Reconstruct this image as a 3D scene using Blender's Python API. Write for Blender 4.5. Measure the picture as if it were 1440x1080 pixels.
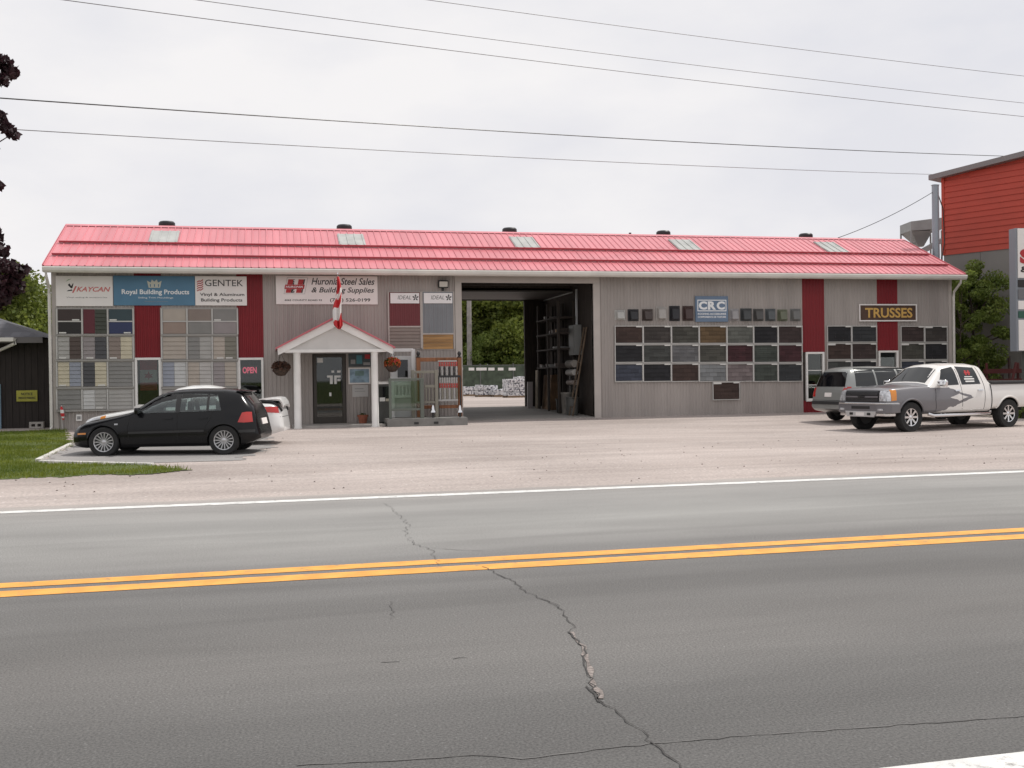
import bpy, bmesh, math, random
import numpy as np
from mathutils import Vector, Matrix
from mathutils.bvhtree import BVHTree
random.seed(7); rng = np.random.default_rng(7)
for o in list(bpy.data.objects): bpy.data.objects.remove(o)
scene = bpy.context.scene
COL = scene.collection
PI = math.pi
R = math.radians

# ------------------------------------------------------------------ camera
FPX, EYE = 1456.0, 1.6
YAW, ROLL, PITCH = math.atan(FPX/6280.0), math.atan(0.0145), math.atan(9.0/FPX)
_fw = Vector((math.sin(YAW)*math.cos(PITCH), math.cos(YAW)*math.cos(PITCH), -math.sin(PITCH)))
_r = Vector((math.cos(YAW), -math.sin(YAW), 0)); _u = _r.cross(_fw)
CR = _r*math.cos(ROLL) - _u*math.sin(ROLL); CU = _u*math.cos(ROLL) + _r*math.sin(ROLL)
CAM = Vector((0, 0, EYE))
cd = bpy.data.cameras.new('camera'); cam = bpy.data.objects.new('camera', cd); COL.objects.link(cam)
cam.matrix_world = Matrix(((CR.x, CU.x, -_fw.x, 0), (CR.y, CU.y, -_fw.y, 0), (CR.z, CU.z, -_fw.z, EYE), (0, 0, 0, 1)))
cd.sensor_width = 36; cd.lens = FPX/1440*36; cd.clip_start = .05; cd.clip_end = 3000
scene.camera = cam
# ------------------------------------------------------------------ sky, sun, exposure
SUN_AZ, SUN_EL = 8.0, 60.0          # degrees: azimuth from +X towards +Y
w = bpy.data.worlds.new('World'); scene.world = w; w.use_nodes = True
nt = w.node_tree; nt.nodes.clear(); N = nt.nodes.new; L = nt.links.new
out = N('ShaderNodeOutputWorld'); bg = N('ShaderNodeBackground'); sky = N('ShaderNodeTexSky')
sky.sky_type = 'NISHITA'; sky.sun_disc = False; sky.sun_elevation = R(SUN_EL); sky.sun_rotation = R(90-SUN_AZ)
tc = N('ShaderNodeTexCoord'); mp = N('ShaderNodeMapping'); mp.inputs['Scale'].default_value = (1, 1, 2.4)
n1 = N('ShaderNodeTexNoise'); n1.inputs['Scale'].default_value = 2.6; n1.inputs['Detail'].default_value = 7; n1.inputs['Roughness'].default_value = .52
n2 = N('ShaderNodeTexNoise'); n2.inputs['Scale'].default_value = 1.3; n2.inputs['Detail'].default_value = 6
r1 = N('ShaderNodeValToRGB'); r1.color_ramp.elements[0].position = .36; r1.color_ramp.elements[1].position = .60
r1.color_ramp.elements[0].color = (.71, .712, .755, 1); r1.color_ramp.elements[1].color = (.84, .825, .83, 1)
r2 = N('ShaderNodeMapRange'); r2.inputs['From Min'].default_value = .33; r2.inputs['From Max'].default_value = .52
r2.inputs['To Min'].default_value = .93; r2.inputs['To Max'].default_value = 1.0
sc_ = N('ShaderNodeMix'); sc_.data_type = 'RGBA'; sc_.blend_type = 'MULTIPLY'; sc_.inputs['Factor'].default_value = 1
sc_.inputs['B'].default_value = (.09, .09, .09, 1)
mx = N('ShaderNodeMix'); mx.data_type = 'RGBA'
L(tc.outputs['Generated'], mp.inputs['Vector']); L(mp.outputs['Vector'], n1.inputs['Vector']); L(mp.outputs['Vector'], n2.inputs['Vector'])
L(n1.outputs['Fac'], r1.inputs['Fac']); L(n2.outputs['Fac'], r2.inputs['Value']); L(sky.outputs['Color'], sc_.inputs['A'])
L(sc_.outputs['Result'], mx.inputs['A']); L(r1.outputs['Color'], mx.inputs['B']); L(r2.outputs['Result'], mx.inputs['Factor'])
L(mx.outputs['Result'], bg.inputs['Color']); bg.inputs['Strength'].default_value = 1.0; L(bg.outputs['Background'], out.inputs['Surface'])
sd = bpy.data.lights.new('sun', 'SUN'); sd.energy = 2.5; sd.angle = R(3); sd.color = (1, .955, .89)
sun = bpy.data.objects.new('sun', sd); COL.objects.link(sun); sun.location = (20, 5, 40)
_sv = Vector((math.cos(R(SUN_EL))*math.cos(R(SUN_AZ)), math.cos(R(SUN_EL))*math.sin(R(SUN_AZ)), math.sin(R(SUN_EL))))
sun.rotation_euler = _sv.to_track_quat('Z', 'Y').to_euler()
scene.view_settings.view_transform = 'Standard'; scene.view_settings.look = 'None'
scene.view_settings.exposure = 0.13; scene.view_settings.gamma = 1.0; scene.view_settings.use_curve_mapping = False
scene.render.resolution_x, scene.render.resolution_y = 1024, 768

# ------------------------------------------------------------------ pixel (1440x1080) to place
def ray(px, py): return _fw + CR*((px-720)/FPX) + CU*((540-py)/FPX)
def onY(px, py, Y): d = ray(px, py); return CAM + d*(Y/d.y)
def onZ(px, py, Z): d = ray(px, py); return CAM + d*((Z-EYE)/d.z)
def atD(px, py, D): return CAM + ray(px, py)*D            # D metres along the optical axis
def lerp(a, b, t): return a+(b-a)*t
YW = 33.0                                                 # store front wall plane
def ground(x, y):
    s = float(np.interp(x, [-6, 16], [.09, -.05]))
    return float(np.interp(y, [15, 24, 27, YW, 39.5, 60, 140], [0, s, s*.9+.02, .22, .44, .47, .47]))
def onG(px, py):
    z = 0.
    for _ in range(12):
        p = onZ(px, py, z); z = .5*z+.5*ground(p.x, p.y)
    p = onZ(px, py, z); return Vector((p.x, p.y, ground(p.x, p.y)))
def wx(px, Y=YW): return onY(px, 500, Y).x
def wz(px, py, Y=YW): return onY(px, py, Y).z
def rect(x0, y0, x1, y1, Y=YW):
    'pixel rectangle on the plane Y -> X0, X1, Z0, Z1'
    a = onY((x0+x1)/2, y0, Y); b = onY((x0+x1)/2, y1, Y); ym = (y0+y1)/2
    return onY(x0, ym, Y).x, onY(x1, ym, Y).x, b.z, a.z

# ------------------------------------------------------------------ materials
MATS = {}
def mat(name, col, rough=.6, metal=0., var=.0, scale=6., bump=0., bscale=40., spec=.5, coat=0., col2=None, emit=None, detail=5, stretch=None, objvar=0., worn=None):
    if name in MATS: return MATS[name]
    m = bpy.data.materials.new(name); m.use_nodes = True; MATS[name] = m
    t = m.node_tree; b = t.nodes['Principled BSDF']
    b.inputs['Base Color'].default_value = (*col, 1); b.inputs['Roughness'].default_value = rough
    b.inputs['Metallic'].default_value = metal; b.inputs['Specular IOR Level'].default_value = spec
    b.inputs['Coat Weight'].default_value = coat; b.inputs['Coat Roughness'].default_value = .05
    if emit: b.inputs['Emission Color'].default_value = (*emit[0], 1); b.inputs['Emission Strength'].default_value = emit[1]
    src = None
    if var or bump or col2:
        g = t.nodes.new('ShaderNodeNewGeometry'); src = g.outputs['Position']
        if stretch:
            mm = t.nodes.new('ShaderNodeMapping'); mm.inputs['Scale'].default_value = stretch; t.links.new(src, mm.inputs['Vector']); src = mm.outputs['Vector']
    if var or col2:
        n = t.nodes.new('ShaderNodeTexNoise'); n.inputs['Scale'].default_value = scale; n.inputs['Detail'].default_value = detail; t.links.new(src, n.inputs['Vector'])
        r = t.nodes.new('ShaderNodeValToRGB'); r.color_ramp.elements[0].position = .35; r.color_ramp.elements[1].position = .65
        c2 = col2 or tuple(min(1, c*(1+var)) for c in col); c1 = col if col2 else tuple(c*(1-var) for c in col)
        r.color_ramp.elements[0].color = (*c1, 1); r.color_ramp.elements[1].color = (*c2, 1)
        t.links.new(n.outputs['Fac'], r.inputs['Fac']); t.links.new(r.outputs['Color'], b.inputs['Base Color'])
    if objvar or worn:
        prev = b.inputs['Base Color'].links[0].from_socket
        if worn:
            nw = t.nodes.new('ShaderNodeTexNoise'); nw.inputs['Scale'].default_value = worn[1]; nw.inputs['Detail'].default_value = 8; nw.inputs['Roughness'].default_value = .7; t.links.new(src, nw.inputs['Vector'])
            rw = t.nodes.new('ShaderNodeValToRGB'); rw.color_ramp.elements[0].position = worn[2]; rw.color_ramp.elements[1].position = worn[2]+.09; t.links.new(nw.outputs['Fac'], rw.inputs['Fac'])
            xw = t.nodes.new('ShaderNodeMix'); xw.data_type = 'RGBA'; t.links.new(rw.outputs['Color'], xw.inputs['Factor']); t.links.new(prev, xw.inputs['A']); xw.inputs['B'].default_value = (*worn[0], 1); prev = xw.outputs['Result']
        if objvar:
            oi = t.nodes.new('ShaderNodeObjectInfo'); mr = t.nodes.new('ShaderNodeMapRange'); mr.inputs['To Min'].default_value = 1-objvar; mr.inputs['To Max'].default_value = 1.; t.links.new(oi.outputs['Random'], mr.inputs['Value'])
            xo = t.nodes.new('ShaderNodeMix'); xo.data_type = 'RGBA'; xo.blend_type = 'MULTIPLY'; xo.inputs['Factor'].default_value = 1; t.links.new(prev, xo.inputs['A']); t.links.new(mr.outputs['Result'], xo.inputs['B']); prev = xo.outputs['Result']
        t.links.new(prev, b.inputs['Base Color'])
    if bump:
        n = t.nodes.new('ShaderNodeTexNoise'); n.inputs['Scale'].default_value = bscale; n.inputs['Detail'].default_value = 4; t.links.new(src, n.inputs['Vector'])
        bp = t.nodes.new('ShaderNodeBump'); bp.inputs['Strength'].default_value = bump; bp.inputs['Distance'].default_value = .02
        t.links.new(n.outputs['Fac'], bp.inputs['Height']); t.links.new(bp.outputs['Normal'], b.inputs['Normal'])
    return m
def glass(name, tint=(.55, .6, .58), see=.55, rough=.02):
    if name in MATS: return MATS[name]
    m = bpy.data.materials.new(name); m.use_nodes = True; MATS[name] = m; t = m.node_tree; t.nodes.clear()
    o = t.nodes.new('ShaderNodeOutputMaterial'); g = t.nodes.new('ShaderNodeBsdfGlossy'); g.inputs['Roughness'].default_value = rough
    tr = t.nodes.new('ShaderNodeBsdfTransparent'); tr.inputs['Color'].default_value = (*[c*see for c in tint], 1)
    fr = t.nodes.new('ShaderNodeFresnel'); fr.inputs['IOR'].default_value = 1.7
    mx = t.nodes.new('ShaderNodeMixShader'); t.links.new(fr.outputs[0], mx.inputs[0]); t.links.new(tr.outputs[0], mx.inputs[1]); t.links.new(g.outputs[0], mx.inputs[2])
    t.links.new(mx.outputs[0], o.inputs['Surface']); return m
def leafmat(name, c1, c2, scale=1.2):
    if name in MATS: return MATS[name]
    m = bpy.data.materials.new(name); m.use_nodes = True; MATS[name] = m; t = m.node_tree; b = t.nodes['Principled BSDF']
    g = t.nodes.new('ShaderNodeNewGeometry'); n = t.nodes.new('ShaderNodeTexNoise'); n.inputs['Scale'].default_value = scale; n.inputs['Detail'].default_value = 8; n.inputs['Roughness'].default_value = .75
    t.links.new(g.outputs['Position'], n.inputs['Vector'])
    r = t.nodes.new('ShaderNodeValToRGB'); r.color_ramp.elements[0].position = .35; r.color_ramp.elements[1].position = .68
    r.color_ramp.elements[0].color = (*c1, 1); r.color_ramp.elements[1].color = (*c2, 1)
    t.links.new(n.outputs['Fac'], r.inputs['Fac']); t.links.new(r.outputs['Color'], b.inputs['Base Color']); b.inputs['Roughness'].default_value = .55
    tl = t.nodes.new('ShaderNodeBsdfTranslucent'); t.links.new(r.outputs['Color'], tl.inputs['Color'])
    mx = t.nodes.new('ShaderNodeMixShader'); mx.inputs[0].default_value = .42
    t.links.new(b.outputs[0], mx.inputs[1]); t.links.new(tl.outputs[0], mx.inputs[2]); t.links.new(mx.outputs[0], t.nodes['Material Output'].inputs['Surface'])
    return m

# ------------------------------------------------------------------ mesh helpers
class MB:
    def __init__(s): s.v = []; s.f = []; s.mi = []; s.m = 0; s.smooth = []
    def add(s, vs, fs, sm=False):
        k = len(s.v); s.v += [tuple(p) for p in vs]
        for f in fs: s.f.append(tuple(i+k for i in f)); s.mi.append(s.m); s.smooth.append(sm)
        return s
    def box(s, x0, x1, y0, y1, z0, z1):
        return s.add([(x0,y0,z0),(x1,y0,z0),(x1,y1,z0),(x0,y1,z0),(x0,y0,z1),(x1,y0,z1),(x1,y1,z1),(x0,y1,z1)],
                     [(3,2,1,0),(4,5,6,7),(0,1,5,4),(1,2,6,5),(2,3,7,6),(3,0,4,7)])
    def prism(s, pts, axis, a, b):
        'polygon of 2D points extruded along axis (0,1,2) from a to b'
        def P(p, t):
            q = list(p); q.insert(axis, t); return tuple(q)
        n = len(pts); vs = [P(p, a) for p in pts]+[P(p, b) for p in pts]
        fs = [tuple(range(n)), tuple(range(2*n-1, n-1, -1))]+[((i+1) % n, i, i+n, (i+1) % n+n) for i in range(n)]
        return s.add(vs, fs)
    def tube(s, pts, r, n=8, caps=True, r2=None):
        pts = [Vector(p) for p in pts]; k = len(pts); vs = []; fs = []
        for i, p in enumerate(pts):
            d = (pts[min(i+1, k-1)]-pts[max(i-1, 0)]).normalized()
            a = d.cross(Vector((0, 0, 1)) if abs(d.z) < .9 else Vector((1, 0, 0))).normalized(); b = d.cross(a)
            rr = r if r2 is None else lerp(r, r2, i/(k-1))
            if isinstance(r, (list, tuple)): rr = r[i]
            for j in range(n):
                t = 2*PI*j/n; vs.append(p+a*(math.cos(t)*rr)+b*(math.sin(t)*rr))
        for i in range(k-1):
            for j in range(n): fs.append((i*n+j, i*n+(j+1) % n, (i+1)*n+(j+1) % n, (i+1)*n+j))
        if caps: fs += [tuple(range(n-1, -1, -1)), tuple((k-1)*n+j for j in range(n))]
        return s.add(vs, fs, True)
    def lathe(s, prof, n=24, axis=2, c=(0, 0, 0)):
        'profile (r, h) turned about axis through c'
        vs = []; fs = []; k = len(prof)
        for (r, h) in prof:
            for j in range(n):
                t = 2*PI*j/n; q = [math.cos(t)*r, math.sin(t)*r]; q.insert(axis, h); vs.append((q[0]+c[0], q[1]+c[1], q[2]+c[2]))
        for i in range(k-1):
            for j in range(n): fs.append((i*n+j, i*n+(j+1) % n, (i+1)*n+(j+1) % n, (i+1)*n+j))
        if prof[0][0] > 1e-6: fs.append(tuple(range(n-1, -1, -1)))
        if prof[-1][0] > 1e-6: fs.append(tuple((k-1)*n+j for j in range(n)))
        return s.add(vs, fs, True)
    def mesh(s, name, mats):
        me = bpy.data.meshes.new(name); me.from_pydata(s.v, [], s.f)
        for m in (mats if isinstance(mats, (list, tuple)) else [mats]): me.materials.append(m)
        me.polygons.foreach_set('material_index', s.mi); me.polygons.foreach_set('use_smooth', s.smooth)
        bm = bmesh.new(); bm.from_mesh(me); bmesh.ops.recalc_face_normals(bm, faces=bm.faces); bm.to_mesh(me); bm.free()
        if any(s.smooth): me.set_sharp_from_angle(angle=R(38))
        return me
    def obj(s, name, mats, parent=None, bevel=0, **kw):
        o = link(name, s.mesh(name, mats), parent, **kw)
        if bevel:
            b = o.modifiers.new('bevel', 'BEVEL'); b.width = bevel; b.segments = 2; b.limit_method = 'ANGLE'; b.angle_limit = R(40)
        return o
def link(name, data, parent=None, label=None, cat=None, group=None, kind=None, loc=None, rz=None):
    o = bpy.data.objects.new(name, data); COL.objects.link(o)
    if parent: o.parent = parent
    if loc is not None: o.location = loc
    if rz is not None: o.rotation_euler = (0, 0, rz)
    if label: o['label'] = label
    if cat: o['category'] = cat
    if group: o['group'] = group
    if kind: o['kind'] = kind
    return o
def thing(name, label, cat, loc=(0, 0, 0), rz=0, group=None): return link(name, None, None, label, cat, group, None, loc, rz)
def bx(name, m, parent, x0, x1, y0, y1, z0, z1, bevel=0, **kw): return MB().box(x0, x1, y0, y1, z0, z1).obj(name, m, parent, bevel, **kw)
def local(parent, p):
    'world point into the frame of an unscaled parent'
    return Matrix.Rotation(-parent.rotation_euler.z, 3, 'Z') @ (Vector(p)-parent.location)
def text(s, m, parent, x0, x1, z0, z1, y, depth=.008, bold=.0, shear=0, name='lettering', space=1.0):
    'lettering fitted into a rectangle of the plane y (facing -Y), in the frame of its parent'
    c = bpy.data.curves.new('text', 'FONT'); c.body = s; c.size = 1; c.offset = bold; c.shear = shear; c.extrude = .5; c.space_character = space; c.resolution_u = 3
    t = bpy.data.objects.new('text', c); COL.objects.link(t); dg = bpy.context.evaluated_depsgraph_get()
    me = bpy.data.meshes.new_from_object(t.evaluated_get(dg)); bpy.data.objects.remove(t)
    n = len(me.vertices); a = np.empty(n*3); me.vertices.foreach_get('co', a); a = a.reshape(-1, 3)
    lo, hi = a.min(0), a.max(0); q = np.empty_like(a)
    q[:, 0] = x0+(a[:, 0]-lo[0])/(hi[0]-lo[0])*(x1-x0); q[:, 2] = z0+(a[:, 1]-lo[1])/(hi[1]-lo[1])*(z1-z0); q[:, 1] = y-(a[:, 2]+.5)*depth
    me.vertices.foreach_set('co', q.ravel()); me.materials.clear(); me.materials.append(m); me.update()
    return link(name, me, parent)
def ribbed(wd, hh, pitch, depth, flat=.5, thick=.02):
    'panel in the XZ plane at y=0, standing ribs towards -Y'
    b = MB(); pts = []; n = max(1, round(wd/pitch)); p = wd/n
    for i in range(n):
        x = i*p; pts += [(x, 0), (x+p*(flat-.12), 0), (x+p*flat, -depth), (x+p*.88, -depth)]
    pts.append((wd, 0)); k = len(pts)
    b.add([(x, y, 0) for x, y in pts]+[(x, y, hh) for x, y in pts], [(i, i+1, k+i+1, k+i) for i in range(k-1)])
    b.add([(0, 0, 0), (wd, 0, 0), (wd, thick, 0), (0, thick, 0), (0, 0, hh), (wd, 0, hh), (wd, thick, hh), (0, thick, hh)], [(3, 2, 1, 0), (4, 5, 6, 7), (1, 2, 6, 5), (2, 3, 7, 6), (3, 0, 4, 7)])
    return b
def lapped(x0, x1, y, z0, z1, courses, proud=.012):
    'horizontal lap siding: each course leans out at its lower edge'
    b = MB(); h = (z1-z0)/courses
    for i in range(courses):
        a, c = z0+i*h, z0+(i+1)*h
        b.add([(x0, y-proud, a), (x1, y-proud, a), (x1, y-.002, c), (x0, y-.002, c), (x0, y+.004, a), (x1, y+.004, a), (x1, y+.004, c), (x0, y+.004, c)],
              [(0, 1, 2, 3), (0, 4, 5, 1), (1, 5, 6, 2), (0, 3, 7, 4), (2, 6, 7, 3), (4, 7, 6, 5)])
    return b

# ================================================================== GROUND
def nd(t, kind, **kw):
    n = t.nodes.new(kind)
    for k, v in kw.items(): n.inputs[k].default_value = v
    return n
def surface(name, c_lo, c_hi, grain, gcol_lo, gcol_hi, big=.35, bands=None, rough=.85, bump=.5, streaks=None):
    gm = max(gcol_hi); k = gm                      # ramps stay within 0..1: put the scale into the base colours
    gcol_lo = tuple(c/gm for c in gcol_lo); gcol_hi = tuple(c/gm for c in gcol_hi)
    if bands:
        bmx = max(max(c) for _, c in bands[2]); bands = (bands[0], bands[1], [(p, tuple(v/bmx for v in c)) for p, c in bands[2]]); k *= bmx
    c_lo = tuple(c*k for c in c_lo); c_hi = tuple(c*k for c in c_hi)
    m = bpy.data.materials.new(name); m.use_nodes = True; t = m.node_tree; b = t.nodes['Principled BSDF']; l = t.links.new
    g = t.nodes.new('ShaderNodeNewGeometry'); P = g.outputs['Position']
    n = nd(t, 'ShaderNodeTexNoise', Scale=big, Detail=6., Roughness=.6); mp = nd(t, 'ShaderNodeMapping', Scale=(.35, 1, 1)); l(P, mp.inputs[0]); l(mp.outputs[0], n.inputs['Vector'])
    r = t.nodes.new('ShaderNodeValToRGB'); r.color_ramp.elements[0].position = .3; r.color_ramp.elements[1].position = .7
    r.color_ramp.elements[0].color = (*c_lo, 1); r.color_ramp.elements[1].color = (*c_hi, 1); l(n.outputs['Fac'], r.inputs[0])
    n2 = nd(t, 'ShaderNodeTexNoise', Scale=grain, Detail=3., Roughness=.7); l(P, n2.inputs['Vector'])
    r2 = t.nodes.new('ShaderNodeValToRGB'); r2.color_ramp.elements[0].position = .34; r2.color_ramp.elements[1].position = .66
    r2.color_ramp.elements[0].color = (*gcol_lo, 1); r2.color_ramp.elements[1].color = (*gcol_hi, 1); l(n2.outputs['Fac'], r2.inputs[0])
    x = t.nodes.new('ShaderNodeMix'); x.data_type = 'RGBA'; x.blend_type = 'MULTIPLY'; x.inputs['Factor'].default_value = 1; l(r.outputs[0], x.inputs['A']); l(r2.outputs[0], x.inputs['B'])
    outc = x.outputs['Result']
    # light aggregate specks
    v = nd(t, 'ShaderNodeTexVoronoi', Scale=grain*.22); l(P, v.inputs['Vector'])
    vr = t.nodes.new('ShaderNodeValToRGB'); vr.color_ramp.elements[0].position = .06; vr.color_ramp.elements[1].position = .11
    vr.color_ramp.elements[0].color = (.45, .45, .45, 1); vr.color_ramp.elements[1].color = (0, 0, 0, 1); l(v.outputs['Distance'], vr.inputs[0])
    x3 = t.nodes.new('ShaderNodeMix'); x3.data_type = 'RGBA'; l(vr.outputs[0], x3.inputs['Factor']); l(outc, x3.inputs['A']); x3.inputs['B'].default_value = (*[min(1, c*2.2) for c in c_hi], 1); outc = x3.outputs['Result']
    if streaks:
        mp2 = nd(t, 'ShaderNodeMapping', Scale=(.22, 2.2, 1), Rotation=(0, 0, streaks[0])); l(P, mp2.inputs[0])
        n4 = nd(t, 'ShaderNodeTexNoise', Scale=.55, Detail=5., Roughness=.55, Distortion=1.2); l(mp2.outputs[0], n4.inputs['Vector'])
        n5 = nd(t, 'ShaderNodeTexNoise', Scale=.16, Detail=4.); l(P, n5.inputs['Vector'])
        for nn, lo in ((n4, streaks[1]), (n5, streaks[2])):
            rr = nd(t, 'ShaderNodeMapRange', **{'From Min': .38, 'From Max': .6, 'To Min': lo, 'To Max': 1.}); l(nn.outputs['Fac'], rr.inputs['Value'])
            xx = t.nodes.new('ShaderNodeMix'); xx.data_type = 'RGBA'; xx.blend_type = 'MULTIPLY'; xx.inputs['Factor'].default_value = 1; l(outc, xx.inputs['A']); l(rr.outputs['Result'], xx.inputs['B']); outc = xx.outputs['Result']
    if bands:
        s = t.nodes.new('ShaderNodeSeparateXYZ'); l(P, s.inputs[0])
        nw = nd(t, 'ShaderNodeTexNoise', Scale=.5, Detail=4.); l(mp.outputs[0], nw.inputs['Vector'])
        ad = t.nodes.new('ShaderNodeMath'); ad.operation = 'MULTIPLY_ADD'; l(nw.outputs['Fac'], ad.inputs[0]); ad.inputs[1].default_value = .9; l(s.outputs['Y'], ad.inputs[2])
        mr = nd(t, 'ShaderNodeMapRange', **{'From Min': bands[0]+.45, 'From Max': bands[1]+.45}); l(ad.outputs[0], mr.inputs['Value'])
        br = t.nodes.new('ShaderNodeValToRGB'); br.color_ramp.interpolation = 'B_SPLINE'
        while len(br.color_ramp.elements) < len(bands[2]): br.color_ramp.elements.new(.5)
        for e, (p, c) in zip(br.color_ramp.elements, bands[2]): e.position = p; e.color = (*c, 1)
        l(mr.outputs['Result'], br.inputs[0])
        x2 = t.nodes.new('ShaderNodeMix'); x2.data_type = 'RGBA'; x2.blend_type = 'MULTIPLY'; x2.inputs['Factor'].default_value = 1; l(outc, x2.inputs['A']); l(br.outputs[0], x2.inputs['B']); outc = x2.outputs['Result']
    l(outc, b.inputs['Base Color']); b.inputs['Roughness'].default_value = rough; b.inputs['Specular IOR Level'].default_value = .3
    bp = t.nodes.new('ShaderNodeBump'); bp.inputs['Strength'].default_value = bump; bp.inputs['Distance'].default_value = .006
    l(n2.outputs['Fac'], bp.inputs['Height']); l(bp.outputs['Normal'], b.inputs['Normal'])
    return m
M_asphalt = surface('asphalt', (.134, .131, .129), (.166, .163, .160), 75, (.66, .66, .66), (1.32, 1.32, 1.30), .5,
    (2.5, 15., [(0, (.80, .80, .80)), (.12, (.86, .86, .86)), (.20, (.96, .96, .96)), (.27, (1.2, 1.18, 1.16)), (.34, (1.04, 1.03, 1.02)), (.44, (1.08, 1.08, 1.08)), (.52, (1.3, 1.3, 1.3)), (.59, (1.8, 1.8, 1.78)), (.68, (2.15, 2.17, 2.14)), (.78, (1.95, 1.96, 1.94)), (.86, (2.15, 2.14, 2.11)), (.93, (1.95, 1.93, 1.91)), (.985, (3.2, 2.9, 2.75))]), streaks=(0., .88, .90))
M_lot = surface('dusty_gravel', (.42, .36, .335), (.54, .474, .446), 22, (.76, .76, .76), (1.14, 1.14, 1.12), .45, None, .9, .8, (.5, .86, .86))
M_pad = surface('pad_asphalt', (.27, .26, .255), (.34, .325, .315), 40, (.8, .8, .8), (1.15, 1.15, 1.15), .8)
M_floor = surface('shed_floor', (.22, .205, .19), (.30, .28, .26), 25, (.85, .85, .85), (1.1, 1.1, 1.1), .8)
M_soil = surface('turf_soil', (.06, .085, .018), (.11, .135, .035), 14, (.7, .7, .7), (1.2, 1.2, 1.1), .6)
def sheet(name, m, x0, x1, y0, y1, step, dz, keep=None, hf=ground, edge=None, parent=None):
    nx = int(round((x1-x0)/step)); ny = int(round((y1-y0)/step)); vs = []; fs = []
    for j in range(ny+1):
        for i in range(nx+1):
            x, y = x0+i*(x1-x0)/nx, y0+j*(y1-y0)/ny
            if edge and j == 0: y += edge(x)
            vs.append((x, y, hf(x, y)+dz))
    for j in range(ny):
        for i in range(nx):
            if keep and not keep(x0+(i+.5)*(x1-x0)/nx, y0+(j+.5)*(y1-y0)/ny): continue
            k = j*(nx+1)+i; fs.append((k, k+1, k+nx+2, k+nx+1))
    b = MB(); b.add(vs, fs, True); me = bpy.data.meshes.new(name); me.from_pydata(vs, [], fs); me.materials.append(m)
    bm = bmesh.new(); bm.from_mesh(me); bmesh.ops.delete(bm, geom=[v for v in bm.verts if not v.link_faces], context='VERTS'); bm.to_mesh(me); bm.free()
    o = link(name, me, parent)
    if not parent: o['kind'] = 'structure'
    return o
def inpoly(poly, x, y):
    c = False; n = len(poly)
    for i in range(n):
        (x1, y1), (x2, y2) = poly[i], poly[(i+1) % n]
        if (y1 > y) != (y2 > y) and x < (x2-x1)*(y-y1)/(y2-y1)+x1: c = not c
    return c
MB().box(-1500, 1500, -1500, 1500, -.3, -.09).obj('ground', M_soil, kind='structure')
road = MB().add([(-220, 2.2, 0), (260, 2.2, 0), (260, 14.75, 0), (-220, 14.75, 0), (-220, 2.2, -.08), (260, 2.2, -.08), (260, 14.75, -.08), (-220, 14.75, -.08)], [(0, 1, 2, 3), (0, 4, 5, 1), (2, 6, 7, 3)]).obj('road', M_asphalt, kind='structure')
MB().box(-220, 260, -6, 2.22, -.085, -.02).obj('road_shoulder', M_lot, kind='structure')
_ph = [random.uniform(0, 6) for _ in range(5)]
def shoulder(x): return .10*math.sin(x*.7+_ph[0])+.06*math.sin(x*1.9+_ph[1])+.05*math.sin(x*4.3+_ph[2])
def lot_h(x, y): return ground(x, y)+.006*math.sin(x*1.3+_ph[3])*math.sin(y*1.1) if y > 15.5 else max(0.005, ground(x, y))
sheet('gravel_lot', M_lot, -70, 90, 14.55, 100, .4, .005, None, lambda x, y: lot_h(x, y)-(.012 if y < 14.72 else 0), shoulder)
# painted lines
M_white = mat('road_paint_white', (.70, .70, .68), .7, 0, .12, 5, .3, 120, worn=((.30, .29, .28), 7., .565))
M_yellow = mat('road_paint_yellow', (.78, .365, .075), .7, 0, .12, 5, .3, 120, worn=((.36, .24, .12), 7., .575))
def stripe(name, m, y0, y1):
    n = 300; vs = []; fs = []
    for i in range(n+1):
        x = -120+i*.9; e = .006
        vs += [(x, y0+random.uniform(-e, e), .004), (x, y1+random.uniform(-e, e), .004)]
    for i in range(n): fs.append((2*i, 2*i+2, 2*i+3, 2*i+1))
    me = bpy.data.meshes.new(name); me.from_pydata(vs, [], fs); me.materials.append(m); return link(name, me, road)
stripe('edge_line', M_white, 13.96, 14.21); stripe('edge_line', M_white, 3.55, 3.735)
stripe('centre_line', M_yellow, 8.455, 8.70); stripe('centre_line', M_yellow, 8.835, 9.05)
# cracks in the asphalt
M_crack = mat('crack_dark', (.055, .052, .05), .9); M_crumb = mat('crack_rubble', (.22, .19, .175), .9, 0, .45, 40)
M_tar = mat('tar_seam', (.115, .111, .108), .85, 0, .25, 3)
def crack(pts, wd, m=M_crack, z=.006, jig=.02, sub=5):
    P = [onZ(px, py, 0) for px, py in pts]; Q = []
    for a, b in zip(P[:-1], P[1:]):
        k = max(2, int((b-a).length/.06)) if sub else 1
        for i in range(k): Q.append(a.lerp(b, i/k)+Vector((random.uniform(-jig, jig), random.uniform(-jig, jig), 0)))
    Q.append(P[-1]); vs = []; fs = []
    for i, p in enumerate(Q):
        d = (Q[min(i+1, len(Q)-1)]-Q[max(i-1, 0)]).normalized(); nrm = Vector((-d.y, d.x, 0)); h = wd*random.uniform(.25, 1.)
        vs += [(p.x-nrm.x*h, p.y-nrm.y*h, z), (p.x+nrm.x*h, p.y+nrm.y*h, z)]
        if i: fs.append((2*i-2, 2*i-1, 2*i+1, 2*i))
    me = bpy.data.meshes.new('crack'); me.from_pydata(vs, [], fs); me.materials.append(m); return link('crack', me, road)
def cp(l): return [(500+a/2.4, 700+b/2.4) for a, b in l]
crack(cp([(100, 20), (150, 60), (180, 95), (165, 115), (200, 160), (250, 170), (270, 205), (283, 228)]), .0045, M_tar, jig=.03)
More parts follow.
